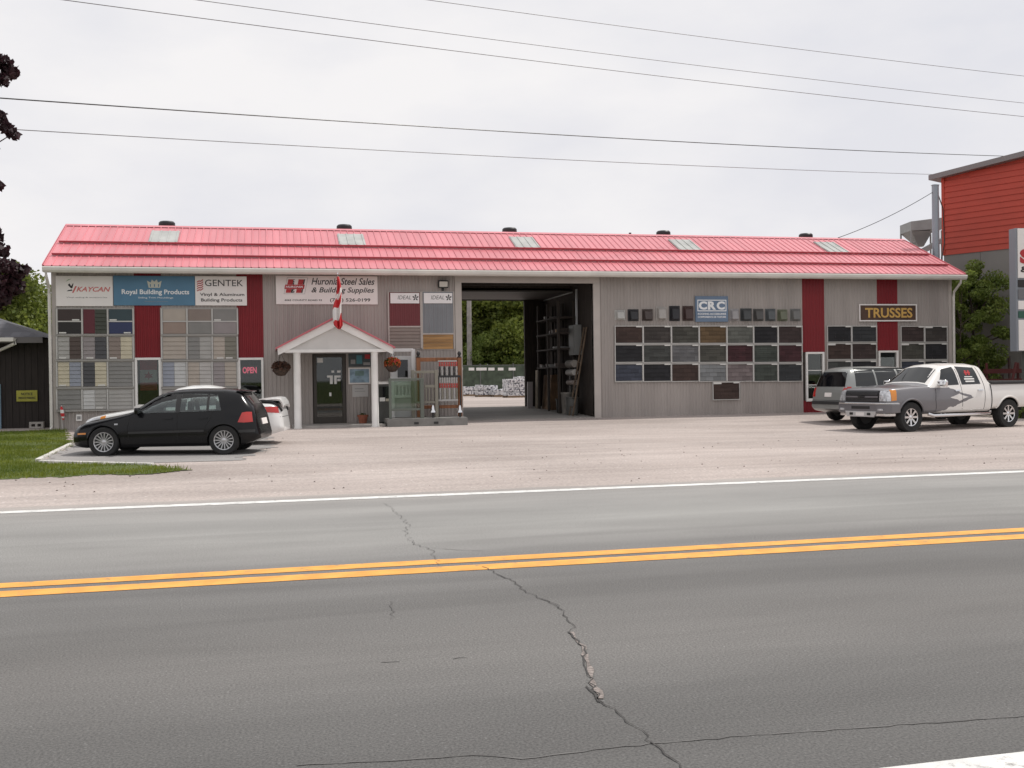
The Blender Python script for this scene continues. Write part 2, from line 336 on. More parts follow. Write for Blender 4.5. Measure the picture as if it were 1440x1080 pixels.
crack(cp([(435, 235), (490, 262), (540, 290), (575, 320), (650, 350), (705, 380), (710, 405), (735, 430), (722, 455)]), .0055)
crack(cp([(722, 455), (760, 495), (775, 550), (788, 590), (800, 640), (830, 690)]), .007)
crack(cp([(722, 455), (765, 500), (780, 555), (795, 600), (808, 640), (826, 680)]), .022, M_crumb, .0045, .012)
crack(cp([(785, 640), (795, 662), (815, 690), (832, 694)]), .007)
crack(cp([(826, 685), (870, 715), (915, 745), (935, 775), (995, 805), (990, 820), (1035, 855), (1075, 885), (1090, 912), (1130, 960)]), .0045)
crack(cp([(705, 380), (690, 372), (640, 345)]), .004); crack(cp([(120, 410), (128, 380), (122, 350)]), .004, M_tar)
crack(cp([(250, 170), (330, 176), (430, 180)]), .006, M_tar)
crack(cp([(-200, 905), (100, 890), (280, 878), (400, 870), (560, 882), (760, 858), (1000, 830), (1440, 795), (2300, 735)]), .008, M_tar, .003, .01)
for seg in ([(90, 555), (150, 553)], [(330, 543), (375, 540)]): crack(cp(seg), .006, M_tar, .003, .012)

# lawn and its kerb
lawn_px = [(-420, 604), (88, 604), (100, 625), (53, 648), (70, 653), (200, 655), (240, 658), (262, 662), (225, 667), (130, 669), (60, 673), (-420, 690)]
LAWN = [tuple(onG(*p)[:2]) for p in lawn_px]
def lawn_keep(x, y): return inpoly(LAWN, x+.10*math.sin(y*7.3+x*3.1)+.05*math.sin(x*19), y+.09*math.sin(x*6.1+y*2.2)+.06*math.sin(x*17.+y*11.))
sheet('lawn', M_soil, -16, 0, 18, 33.1, .1, .014, lawn_keep)
bl_v = []; bl_f = []
for _ in range(110000):
    x, y = random.uniform(-13, -1.2), random.uniform(18.4, 33)
    xx, yy = x+random.uniform(-.12, .12), y+random.uniform(-.12, .12)
    if not inpoly(LAWN, xx, yy): continue
    d = x+3*math.sin(y*.9)
    dn = math.sin(x*1.7+1.3*math.sin(y*1.1))*math.sin(y*1.9+x*.6)
    if dn < -.35 and random.random() < .75: continue
    h = random.uniform(.025, .07)*(1.7 if dn > .55 and random.random() < .4 else 1); a = random.uniform(0, 6.28); wd = random.uniform(.005, .011); z = ground(x, y)+.02
    k = len(bl_v); cx, sx = math.cos(a)*wd, math.sin(a)*wd; lx, ly = random.uniform(-.03, .03), random.uniform(-.03, .03)
    bl_v += [(x-cx, y-sx, z), (x+cx, y+sx, z), (x+lx, y+ly, z+h)]; bl_f.append((k, k+1, k+2))
me = bpy.data.meshes.new('grass'); me.from_pydata(bl_v, [], bl_f); me.materials.append(leafmat('grass_blade', (.09, .14, .014), (.28, .31, .04), .8))
link('grass', me, None, 'short green lawn grass left of the black hatchback', 'grass', None, 'stuff')
M_kerb = mat('painted_kerb', (.62, .60, .57), .8, 0, .25, 6, .3, 60)
def kerb(a, b):
    p, q = onG(*a), onG(*b); d = (q-p).normalized(); n = Vector((-d.y, d.x, 0))*.05; m = MB(); k = max(1, int((q-p).length/1.2))
    vs = [p-n, q-n, q+n, p+n]; m.add([(v.x, v.y, ground(v.x, v.y)-.05) for v in vs]+[(v.x, v.y, ground(v.x, v.y)+.055) for v in vs], [(3, 2, 1, 0), (4, 5, 6, 7), (0, 1, 5, 4), (1, 2, 6, 5), (2, 3, 7, 6), (3, 0, 4, 7)])
    return m.obj('parking_kerb', M_kerb, None, .01, kind='structure')
kerb((53, 649), (99, 626)); kerb((56, 651.2), (215, 655.2))
PAD = [tuple(onG(*p)[:2]) for p in [(56, 650), (101, 626), (112, 606), (372, 604), (385, 628), (330, 650), (215, 654.5)]]
sheet('parking_pad', M_pad, -7, 1, 21, 33, .08, .012, lambda x, y: inpoly(PAD, x+.12*math.sin(y*5.3+x*2.1)+.06*math.sin(y*17+x*7), y+.1*math.sin(x*4.1)+.05*math.sin(x*13.+y*9.)), lot_h)
# loose stones on the lot
sv = []; sf = []
for _ in range(420):
    x, y = random.uniform(-9, 30), random.triangular(14.6, 30, 16); s = random.uniform(.008, .026); z = lot_h(x, y)+.005
    k = len(sv); a = random.uniform(0, 6)
    for i in range(4): sv.append((x+math.cos(a+i*1.57)*s*random.uniform(.7, 1.3), y+math.sin(a+i*1.57)*s*random.uniform(.7, 1.3), z-.004))
    sv.append((x, y, z+s*.8)); sf += [(k+i, k+(i+1) % 4, k+4) for i in range(4)]
me = bpy.data.meshes.new('loose_stones'); me.from_pydata(sv, [], sf); me.materials.append(mat('stone_chip', (.16, .13, .115), .9, 0, .4, 3))
link('loose_stones', me, None, 'small loose stones scattered over the gravel lot', 'stones', None, 'stuff')

# ================================================================== STORE BUILDING
M_wall = mat('taupe_steel', (.362, .327, .306), .5, 0, .09, 1.6, 0, 1, .35, stretch=(1.4, 1, .2), objvar=.07)
M_trim = mat('taupe_trim', (.44, .40, .37), .5, 0, .05, 2)
M_red = mat('red_steel', (.20, .012, .018), .45, 0, .06, 1.5, spec=.35)
M_roof = mat('roof_red_steel', (.66, .22, .25), .36, .0, .07, 1.6, 0, 1, .6, stretch=(1.6, .18, .18), objvar=.10, worn=((.52, .22, .22), 1.1, .66))
M_roofd = mat('roof_guard_red', (.52, .13, .155), .4, 0, .06, 2)
M_gutter = mat('gutter_cream', (.68, .655, .61), .4, 0, .06, 1.5)
M_soffit = mat('soffit_taupe', (.30, .27, .25), .6)
M_wt = mat('white_trim', (.78, .765, .74), .5, 0, .05, 3)
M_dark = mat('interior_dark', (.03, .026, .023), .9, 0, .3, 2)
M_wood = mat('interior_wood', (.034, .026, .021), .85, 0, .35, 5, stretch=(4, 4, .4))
M_conc = mat('concrete', (.34, .32, .30), .9, 0, .15, 3, .3, 40)
M_black = mat('black_metal', (.018, .018, .019), .4)
M_bronze = mat('bronze_frame', (.035, .028, .022), .45)
M_alu = mat('aluminium', (.55, .56, .57), .35, .7)
G_win = glass('window_glass', (.8, .85, .82), .85)
M_skyl = mat('skylight_sheet', (.40, .405, .385), .3, 0, .15, 2)
store = thing('store_building', 'long taupe steel store with pink-red metal roof and drive-through opening', 'building', (0, YW, .2))
def SB(name, m, x0, x1, y0, y1, z0, z1, bevel=0, parent=None): return bx(name, m, parent or store, x0, x1, y0-YW, y1-YW, z0-.2, z1-.2, bevel)
XL, XR = wx(75), wx(1338); YB = 39.5; Z0 = .16
EY = YW-.45; ZE = 5.08; RY = 36.25; ZR = 6.80
EXL, EXR = -6.46, 24.30
PX0, PX1 = wx(650), wx(835); PZ = wz(742, 398)
RX1 = onY(737, 500, YB).x; RX0 = PX0-.6; RZ = onY(690, 423, YB).z
WT = ZE-.02                       # wall top
# windows and door openings (x0,x1,z0,z1)
def R4(*a): return rect(*a)
win_px = [(190, 503, 227, 572), (335, 503, 371, 572), (1133, 495, 1159, 563), (1235, 493, 1263, 561)]
WINS = [R4(*w_) for w_ in win_px]
DOOR = list(R4(441, 498, 486, 597)); DOOR[2] = .23
REDS = [(wx(190), wx(228)), (wx(334), wx(371)), (wx(1129), wx(1160)), (wx(1234), wx(1263))]
holes = [(WINS[i][0], WINS[i][1], WINS[i][2], WINS[i][3]) for i in range(4)]+[(DOOR[0], DOOR[1], Z0, DOOR[3]), (PX0, PX1, Z0, PZ)]
# solid wall core, cut into upright slabs around the openings
def wall_with_holes(b, x0, x1, y0, y1, z0, z1, hs):
    xs = sorted({x0, x1, *[h[0] for h in hs], *[h[1] for h in hs]})
    for a, c in zip(xs[:-1], xs[1:]):
        m = (a+c)/2; zz = z0
        for h in sorted([h for h in hs if h[0] < m < h[1]], key=lambda h: h[2]):
            if h[2] > zz+.01: b.box(a, c, y0, y1, zz, h[2])
            zz = h[3]
        if zz < z1: b.box(a, c, y0, y1, zz, z1)
def shift(b): b.v = [(x, y-YW, z-.2) for x, y, z in b.v]; return b
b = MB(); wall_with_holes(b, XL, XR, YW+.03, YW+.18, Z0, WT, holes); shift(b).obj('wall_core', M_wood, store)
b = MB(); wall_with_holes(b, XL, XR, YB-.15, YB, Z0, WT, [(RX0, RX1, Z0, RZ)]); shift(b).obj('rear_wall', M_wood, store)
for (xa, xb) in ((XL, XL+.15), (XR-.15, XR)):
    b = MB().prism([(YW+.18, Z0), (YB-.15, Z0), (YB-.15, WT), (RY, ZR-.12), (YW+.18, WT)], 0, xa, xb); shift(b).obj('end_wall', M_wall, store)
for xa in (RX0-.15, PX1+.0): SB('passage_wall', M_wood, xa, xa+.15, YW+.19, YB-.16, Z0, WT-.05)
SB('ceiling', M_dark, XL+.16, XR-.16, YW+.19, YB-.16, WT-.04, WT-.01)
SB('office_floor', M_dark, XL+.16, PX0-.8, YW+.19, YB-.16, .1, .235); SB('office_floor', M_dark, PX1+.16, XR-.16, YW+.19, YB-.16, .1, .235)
# ribbed steel cladding panels, cut at the openings
PWID = .914
def strips(x0, x1):
    n = max(1, round((x1-x0)/PWID)); return [(x0+(x1-x0)*i/n, x0+(x1-x0)*(i+1)/n) for i in range(n)]
_pc = {}
def clad(x0, x1, z0, z1, m=M_wall):
    key = (round(x1-x0, 3), round(z1-z0, 3), m.name)
    if key not in _pc: _pc[key] = ribbed(x1-x0, z1-z0, .114, .016).mesh('wall_panel', m)
    return link('wall_panel', _pc[key], store, loc=(x0, .0, z0-.2))
JW = .22
segs = []
edges = [XL+.12, REDS[0][0], REDS[0][1], REDS[1][0], REDS[1][1], DOOR[0]-.02, DOOR[1]+.02, PX0-JW, PX1+JW, REDS[2][0], REDS[2][1], REDS[3][0], REDS[3][1], XR-.12]
for i, (a, c) in enumerate(zip(edges[:-1], edges[1:])):
    if i in (1, 3, 9, 11):          # red strips round a window
        h = WINS[{1: 0, 3: 1, 9: 2, 11: 3}[i]]
        if h[3] < WT: clad(a, c, h[3]+.0, WT, M_red)
        clad(a, c, Z0+.02, h[2], M_red)
    elif i == 5: clad(a, c, DOOR[3], WT)
    elif i == 7: SB('door_header', M_trim, a, c, YW-.03, YW+.029, PZ, WT)
    else:
        for p, q in strips(a, c): clad(p, q, Z0+.02, WT)
for a in (PX0-JW, PX1): SB('door_jamb', M_trim, a, a+JW, YW-.045, YW+.2, Z0, PZ)
SB('corner_trim', M_trim, XL-.02, XL+.12, YW-.03, YW+.18, Z0, WT); SB('corner_trim', M_trim, XR-.12, XR+.02, YW-.03, YW+.18, Z0, WT)
b = MB(); lapn = ribbed(YB-YW, WT-Z0, .114, .016)
for sx in (XL-.001, XR+.001):
    s = -1 if sx < 0 else 1
    bb = MB(); bb.add([(sx-s*y, YW+x, z+Z0) for x, y, z in lapn.v], lapn.f); shift(bb).obj('side_cladding', M_wall, store)
for i in (0, 3, 9, 12):
    pass
# windows: frame, pane (each window part with frame and pane sub-parts)
for i, (a, c, z0, z1) in enumerate(WINS):
    fr = .07
    b = MB(); b.box(a, c, YW-.05, YW+.12, z1-fr, z1); b.box(a, c, YW-.05, YW+.12, z0, z0+fr); b.box(a, a+fr, YW-.05, YW+.12, z0+fr, z1-fr); b.box(c-fr, c, YW-.05, YW+.12, z0+fr, z1-fr)
    wo = shift(b).obj('window', M_wt, store, .008)
    bx('pane', G_win, wo, a+fr, c-fr, .03, .036, z0+fr-.2, z1-fr-.2)
    bx('sill', M_wt, wo, a-.03, c+.03, -.09, -.051, z0-.2-.03, z0-.2+.02)
    if i == 2:
        for t in (.32, .62): bx('glazing_bar', M_wt, wo, a+fr, c-fr, .0, .028, lerp(z0, z1, t)-.212, lerp(z0, z1, t)-.188)
# door
a, c, z0, z1 = DOOR; fr = .1
b = MB(); b.box(a, a+fr, YW-.06, YW+.1, z0, z1); b.box(c-fr, c, YW-.06, YW+.1, z0, z1); b.box(a+fr, c-fr, YW-.06, YW+.1, z1-fr, z1); b.box(a+fr, c-fr, YW-.03, YW+.07, z0, z0+.22)
do = shift(b).obj('door', M_bronze, store, .006)
bx('pane', G_win, do, a+fr, c-fr, .01, .018, z0+.22-.2, z1-fr-.2)
MB().tube([(c-fr-.03, -.06, z0+.85), (c-fr-.03, -.12, z0+.87), (c-fr-.03, -.12, z0+1.15), (c-fr-.03, -.06, z0+1.17)], .015).obj('handle', M_black, do)
M_sticker = mat('sticker_white', (.72, .72, .70), .6)
for (x0, y0, x1, y1) in [(446, 503.5, 454, 510), (460, 528, 468, 531), (464, 531, 468, 540), (470, 528, 479, 531), (470, 531, 473.5, 540), (474.5, 533, 479, 536), (466, 521, 470, 524), (474, 521, 479, 524), (463, 552, 466, 557)]:
    p = rect(x0, y0, x1, y1); bx('sticker', M_sticker, do, p[0], p[1], .006, .009, p[2]-.2, p[3]-.2)
# interior of the office: a hint of back wall so glass shows depth
for (x0, x1) in ((XL+.3, PX0-.9), (PX1+.3, XR-.3)): SB('partition', M_wood, x0, x1, YW+2.6, YW+2.7, .236, WT-.05)

# ---- roof: deck, separate ribbed panels, ridge cap, snow guards, skylights, vents, gutter
sl = math.hypot(RY-EY, ZR-ZE); ang = math.atan2(ZR-ZE, RY-EY)
def slope(t, off=0):
    'point on the front slope at t metres up from the eave'
    return EY+t*math.cos(ang)-off*math.sin(ang), ZE+t*math.sin(ang)+off*math.cos(ang)
BYE = 2*RY-EY
b = MB().prism([(EY+.02, ZE-.09), (RY, ZR-.1), (BYE-.02, ZE-.09), (BYE-.02, ZE-.03), (RY, ZR-.035), (EY+.02, ZE-.03)], 0, EXL+.03, EXR-.03); shift(b).obj('roof_deck', M_soffit, store)
SB('soffit', M_soffit, EXL+.05, EXR-.05, EY+.05, YW+.0, ZE-.16, ZE-.1)
npan = 34; pwid = (EXR-EXL)/npan
def roof_panel_mesh(flip):
    n = 4; pts = []; p = pwid/n
    for i in range(n):
        x = i*p; pts += [(x, 0), (x+.012, .024), (x+.034, .024), (x+.046, 0)]
        pts += [(x+p*.5, .0035)]
    pts.append((pwid, 0)); k = len(pts); b = MB(); s = -1 if flip else 1
    lo = []; hi = []
    for x, o in pts:
        for t, arr in ((-.04, lo), (sl+.0, hi)):
            y = t*math.cos(ang)-o*math.sin(ang); z = t*math.sin(ang)+o*math.cos(ang); arr.append((x, y*s, z))
    b.add(lo+hi, [(i, i+1, k+i+1, k+i) for i in range(k-1)])
    lo2 = [(0, -.04*math.cos(ang)*s, -.04*math.sin(ang)-.02), (pwid, -.04*math.cos(ang)*s, -.04*math.sin(ang)-.02)]
    hi2 = [(0, sl*math.cos(ang)*s, sl*math.sin(ang)-.02), (pwid, sl*math.cos(ang)*s, sl*math.sin(ang)-.02)]
    j = len(b.v); b.add(lo2+hi2, [(0, 1, 3, 2)]); 
    return b.mesh('roof_panel', M_roof)
rf, rb = roof_panel_mesh(False), roof_panel_mesh(True)
for i in range(npan):
    o = link('roof_panel', rf, store, loc=(EXL+i*pwid, EY-YW, ZE-.2+(.0015 if i % 2 else 0)))
    link('roof_panel', rb, store, loc=(EXL+i*pwid, BYE-YW, ZE-.2+(.0015 if i % 2 else 0)))
b = MB().prism([(RY-.16, ZR-.045), (RY, ZR+.035), (RY+.16, ZR-.045), (RY, ZR+.02)], 0, EXL-.01, EXR+.01); shift(b).obj('ridge_cap', M_roof, store)
for sx in (EXL-.02, EXR):
    b = MB().prism([(EY-.03, ZE-.13), (RY, ZR-.13), (BYE+.03, ZE-.13), (BYE+.03, ZE+.03), (RY, ZR+.03), (EY-.03, ZE+.03)], 0, sx, sx+.022); shift(b).obj('rake_trim', M_roofd, store)
for t in (sl*.215, sl*.515):
    y0, z0 = slope(t, .026); y1, z1 = slope(t-.035, .10); y2, z2 = slope(t+.10, .03)
    b = MB().prism([(y0, z0), (y1, z1), (y1+.008, z1+.006), (y0+.02, z0+.004), (y2, z2), (y2, z2-.004)], 0, EXL+.1, EXR-.1); shift(b).obj('snow_guard', M_roofd, store)
for i, px in enumerate((230, 495, 740, 967, 1174)):
    cx = onY(px, 335, 34.9).x; t0, t1 = sl*.56, sl*.86; b = MB(); wd = .44
    q = [slope(t0, .032), slope(t1, .032), slope(t1, .02), slope(t0, .02)]
    b.prism(q, 0, cx-wd, cx+wd); so = shift(b).obj('skylight', M_skyl, store)
    bb = MB()
    for k in range(4):
        xx = cx-wd+.05+k*(2*wd-.1)/3; q2 = [slope(t0, .05), slope(t1, .05), slope(t1, .03), slope(t0, .03)]; bb.prism(q2, 0, xx-.02, xx+.02)
    shift(bb).obj('skylight_rib', M_skyl, so)
M_vent = mat('vent_black', (.03, .032, .036), .45, .2)
for i, px in enumerate((235, 484, 716, 932, 1132)):
    cx = onY(px, 320, RY+.5).x; b = MB().lathe([(.13, -.35), (.13, .06), (.25, .06), (.27, .10), (.265, .19), (.22, .235), (.0, .245)], 20, 2, (cx, RY+.45, ZR+.0)); shift(b).obj('roof_vent', M_vent, store)
cx = onY(886, 327, RY+.4).x; b = MB().tube([(cx, RY+.4, ZR-.3), (cx, RY+.4, ZR+.14)], .05); shift(b).obj('vent_pipe', M_vent, store)
b = MB().prism([(EY-.13, ZE-.04), (EY-.145, ZE-.07), (EY-.13, ZE-.15), (EY-.09, ZE-.20), (EY+.0, ZE-.20), (EY+.0, ZE-.04), (EY-.02, ZE-.04), (EY-.02, ZE-.17), (EY-.085, ZE-.17), (EY-.115, ZE-.13), (EY-.115, ZE-.05)], 0, EXL, EXR); shift(b).obj('gutter', M_gutter, store)
SB('fascia', M_gutter, EXL+.02, EXR-.02, EY+.0005, EY+.03, ZE-.21, ZE-.035)
for xx, s in ((XL-.07, 1), (XR+.06, -1)):
    b = MB().tube([(xx, EY-.05, ZE-.18), (xx, EY-.02, ZE-.32), (xx, YW-.10, ZE-.62), (xx, YW-.07, ZE-.8), (xx, YW-.07, .35), (xx, YW-.2, .24)], .045, 8); shift(b).obj('downspout', M_gutter, store)
# ---- porch (part of the store) with its own pieces
PYF = 31.2
pk = onY(474, 447, PYF); pl = onY(390, 489, PYF); pr = onY(553, 488, PYF)
hw = (pr.x-pl.x)/2; cxp = (pr.x+pl.x)/2; zpk = pk.z-.02; zev = pl.z-.02
M_gab = mat('porch_gable', (.60, .58, .56), .6, 0, .04, 3)
th = .2; zbeam = onY(474, 545/4.5+370, PYF).z
b = MB().prism([(cxp-hw+.35, zbeam), (cxp+hw-.35, zbeam), (cxp+.0, zpk-.22)], 1, PYF+.04, PYF+.09)
porch = shift(b).obj('porch', M_gab, store)
def PP(name, m, bb): return shift(bb).obj(name, m, porch)
for s in (-1, 1):
    e = cxp+s*hw; c = cxp
    PP('fascia_board', M_wt, MB().prism([(e, zev), (c+s*.0005, zpk), (c+s*.0005, zpk-.24), (e-s*.02, zev-.2)], 1, PYF-.03, PYF+.03))
    PP('porch_roof', M_roofd, MB().prism([(e+s*.05, zev+.02), (c+s*.0005, zpk+.07), (c+s*.0005, zpk+.012), (e+s*.05, zev-.03)], 1, PYF-.1, YW-.03))
    PP('porch_soffit', M_gab, MB().prism([(e-s*.03, zev-.05), (c+s*.35, zpk-.23), (c+s*.35, zpk-.26), (e-s*.03, zev-.08)], 1, PYF+.1, YW-.03))
PP('beam', M_wt, MB().box(cxp-hw+.2, cxp+hw-.2, PYF-.0, PYF+.035, zbeam-.09, zbeam+.0))
PP('porch_ceiling', M_gab, MB().box(cxp-hw+.25, cxp+hw-.25, PYF+.1, YW-.03, zbeam-.08, zbeam-.04))
for px in (418.5, 527.5):
    xx = onY(px, 560, PYF+.1).x; zz = ground(xx, PYF)
    PP('post', M_wt, MB().lathe([(.12, 0), (.12, .04), (.108, .06), (.105, zbeam-zz-.15), (.115, zbeam-zz-.13), (.115, zbeam-zz-.09)], 20, 2, (xx, PYF+.13, zz)))
PP('landing', M_conc, MB().box(cxp-hw+.4, cxp+hw-.25, PYF+.15, YW-.03, .05, .245))
# passage floor and contents behind
b = MB(); vs = [(RX0, YW-.02), (PX1, YW-.02), (PX1, YB+.1), (RX0, YB+.1)]
b.add([(x, y, ground(x, y)+.03) for x, y in vs]+[(x, y, ground(x, y)-.1) for x, y in vs], [(0, 1, 2, 3), (0, 4, 5, 1), (1, 5, 6, 2), (2, 6, 7, 3), (3, 7, 4, 0)])
shift(b).obj('passage_floor', M_floor, store)

# ================================================================== SIGNS AND DISPLAYS ON THE FRONT WALL
M_sgn = mat('sign_white', (.80, .765, .74), .5, 0, .03, 2); M_sblue = mat('sign_blue', (.085, .20, .31), .5, 0, .05, 2)
M_ink = mat('ink_black', (.022, .02, .02), .6); M_inkg = mat('ink_grey', (.28, .28, .28), .6); M_inkr = mat('ink_red', (.42, .025, .03), .5); M_inkp = mat('ink_faded_red', (.60, .17, .16), .6)
M_inkw = mat('ink_white', (.80, .81, .82), .6); M_inkgn = mat('ink_green', (.25, .38, .22), .6)
def sign(name, label, m, px, edge=None, depth=.05, cat='sign', group=None, Y=YW):
    x0, x1, z0, z1 = rect(*px, Y=Y-depth); c = ((x0+x1)/2, Y, z0)
    t = thing(name, label, cat, c, 0, group); hx = (x1-x0)/2; h = z1-z0
    bx('panel', m, t, -hx, hx, -depth, -.014, 0, h, .004)
    if edge:
        b = MB(); e = .035; y0, y1 = -depth-.012, -depth+.02
        b.box(-hx-.01, hx+.01, y0, y1, h-e, h+.01); b.box(-hx-.01, hx+.01, y0, y1, -.01, e); b.box(-hx-.01, -hx+e, y0, y1, e, h-e); b.box(hx-e, hx+.01, y0, y1, e, h-e)
        b.obj('border', edge, t)
    fy = -depth
    def U(a, b_): return -hx+a*2*hx, b_*h           # fractions from lower left
    def T(s, m_, a0, a1, b0, b1, **kw): return text(s, m_, t, -hx+a0*2*hx, -hx+a1*2*hx, b0*h, b1*h, fy, .006, **kw)
    def Bx(nm, m_, a0, a1, b0, b1, d=.006): return bx(nm, m_, t, -hx+a0*2*hx, -hx+a1*2*hx, fy-d, fy-.0005, b0*h, b1*h)
    def Pg(nm, m_, pts, d=.006): return MB().prism([U(*p) for p in pts], 1, fy-d, fy-.0005).obj(nm, m_, t)
    return t, T, Bx, Pg
t, T, Bx, Pg = sign('shop_sign', 'white panel sign with faded red lettering at the left end of the wall', M_sgn, (78.5, 388, 158.5, 430.5))
T('KAYCAN', M_inkp, .36, .96, .48, .64, bold=.02, shear=.3)
Pg('emblem', M_ink, [(.21, .70), (.24, .75), (.27, .66), (.30, .75), (.31, .74), (.29, .60), (.27, .58)]); Pg('emblem', M_ink, [(.19, .49), (.29, .51), (.28, .55), (.22, .53)])
Pg('emblem', M_inkp, [(.28, .44), (.31, .44), (.37, .66), (.34, .66)]); Pg('emblem', M_inkgn, [(.17, .80), (.22, .88), (.28, .90), (.23, .86)])
T('Vinyl siding & accessories', M_inkg, .18, .90, .26, .31)
t, T, Bx, Pg = sign('shop_sign', 'wide blue sign with white lettering between two white signs', M_sblue, (159.5, 388, 274, 429.5))
T('Royal Building Products', M_inkw, .10, .93, .33, .54, bold=.022)
T('Siding Trim Mouldings', M_inkw, .30, .73, .22, .29); T('Building for generations', M_inkg, .38, .66, .11, .15)
M_crown = mat('crown_cream', (.55, .55, .47), .6)
Pg('emblem', M_crown, [(.43, .60), (.57, .60), (.59, .84), (.545, .77), (.53, .88), (.50, .80), (.47, .88), (.455, .77), (.41, .84)])
for a in (.445, .495, .545): Bx('emblem', M_sblue, a, a+.012, .63, .72, .009)
t, T, Bx, Pg = sign('shop_sign', 'white sign with black capitals and red slanted bars above the siding samples', M_sgn, (274.5, 388.5, 347, 429.5), None, .06)
T('GENTEK', M_ink, .19, .93, .66, .88)
for k in range(5):
    z = .86-k*.075; Pg('emblem', M_inkr, [(.035, z-.05), (.075, z-.01), (.11, z-.02), (.155, z+.04), (.155, z), (.11, z-.055), (.075, z-.045), (.035, z-.085)])
T('Vinyl & Aluminum', M_ink, .09, .95, .29, .43, bold=.012); T('Building Products', M_ink, .11, .91, .10, .24, bold=.012)
t, T, Bx, Pg = sign('shop_sign', 'long white sign with a red H emblem above the entrance porch', M_sgn, (388, 388, 531, 428))
T('Huronia Steel Sales', M_ink, .345, .97, .69, .93, bold=.012, shear=.28); T('& Building Supplies', M_ink, .345, .965, .36, .60, bold=.012, shear=.28)
T('(705) 526-0199', M_ink, .525, .925, .065, .215, bold=.012); T('4065 COUNTY ROAD 93', M_ink, .08, .445, .115, .175, bold=.01)
def sh(pts): return [(a+(b_-.6)*.06, b_) for a, b_ in pts]
for q in ([(.09, .36), (.29, .36), (.29, .93), (.09, .93)],):
    for (p0, p1) in zip(q, q[1:]+q[:1]):
        dx, dz = p1[0]-p0[0], p1[1]-p0[1]; e = (.003, 0) if abs(dz) > abs(dx) else (0, .010)
        Pg('emblem_outline', M_inkg, sh([p0, p1, (p1[0]+e[0], p1[1]+e[1]), (p0[0]+e[0], p0[1]+e[1])]), .003)
for (a0, a1, b0, b1) in ((.105, .155, .40, .53), (.205, .255, .40, .53), (.105, .155, .69, .87), (.205, .255, .69, .87), (.085, .275, .535, .685)):
    Pg('emblem', M_inkr, sh([(a0, b0), (a1, b0), (a1, b1), (a0, b1)]))
for (a0, a1, b0, b1) in ((.156, .17, .69, .87), (.156, .17, .40, .53), (.256, .268, .69, .87), (.256, .268, .40, .53)): Pg('emblem', M_ink, sh([(a0, b0), (a1, b0), (a1, b1), (a0, b1)]), .004)
T('S', M_inkw, .172, .20, .73, .86, bold=.02); T('S', M_ink, .152, .18, .40, .53, bold=.02)
text('HURONIA', M_inkw, t, *[(-.5+v)*(rect(388, 388, 531, 428, Y=YW-.05)[1]-rect(388, 388, 531, 428, Y=YW-.05)[0]) for v in (.095, .262)], *[v*(rect(388, 388, 531, 428, Y=YW-.05)[3]-rect(388, 388, 531, 428, Y=YW-.05)[2]) for v in (.575, .645)], -.056, .004, bold=.02, shear=.2)
t, T, Bx, Pg = sign('shop_sign', 'square blue-grey sign with white block letters between the roof vent samples', mat('sign_slate', (.13, .19, .28), .5, 0, .05, 2), (978, 416.5, 1024, 452.5), None, .07)
M_teal = mat('ink_teal', (.06, .20, .24), .5)
Bx('letter_plate', M_inkw, .06, .945, .41, .86, .003); Bx('letter_plate', mat('sign_slate', (.13, .19, .28)), .085, .92, .445, .825, .005)
for s, a, m_ in (('C', .10, M_inkw), ('R', .375, M_inkw), ('C', .645, M_inkw)): text(s, m_, t, *[(-.5+v)*(rect(978, 416, 1024, 452, Y=YW-.07)[1]-rect(978, 416, 1024, 452, Y=YW-.07)[0]) for v in (a, a+.25)], *[v*(rect(978, 416.5, 1024, 452.5, Y=YW-.07)[3]-rect(978, 416.5, 1024, 452.5, Y=YW-.07)[2]) for v in (.47, .80)], -.075, .006, bold=.05)
T('ROOFING ACCESSORIES', M_inkw, .07, .93, .27, .345, bold=.02); T('COMPONENTS DE TOITURE', M_inkw, .07, .93, .15, .225, bold=.02)
t, T, Bx, Pg = sign('shop_sign', 'brown board sign with gold capitals above the parked silver wagon', mat('sign_brown', (.075, .040, .026), .6, 0, .2, 6), (1208.5, 428, 1289, 451.5), M_sgn, .06)
T('TRUSSES', mat('ink_gold', (.62, .38, .10), .5), .10, .925, .20, .79, bold=.022)

# ---- siding sample boards left of the porch
C_ = {'dkbrown': (.045, .030, .028), 'black': (.018, .016, .017), 'dkred': (.11, .02, .03), 'dkgreen': (.045, .050, .036), 'teal': (.035, .06, .07), 'navy': (.03, .04, .105),
      'lgrey': (.36, .35, .33), 'brown': (.075, .052, .043), 'mauve': (.28, .25, .25), 'char': (.065, .065, .07), 'taupe': (.235, .19, .165), 'cream': (.52, .47, .35), 'blueg': (.27, .29, .34),
      'grey': (.22, .215, .205), 'white': (.50, .50, .49), 'beige': (.40, .35, .30), 'tan': (.29, .22, .185), 'olive': (.20, .19, .155), 'pale': (.44, .42, .40)}
SM = {k: mat('siding_'+k, v, .55, 0, .05, 3) for k, v in C_.items()}
M_rail = mat('sample_frame', (.50, .49, .47), .5, 0, .05, 3); M_back = mat('sample_board', (.33, .315, .295), .6)
M_tag = mat('name_tag', (.66, .65, .62), .6)
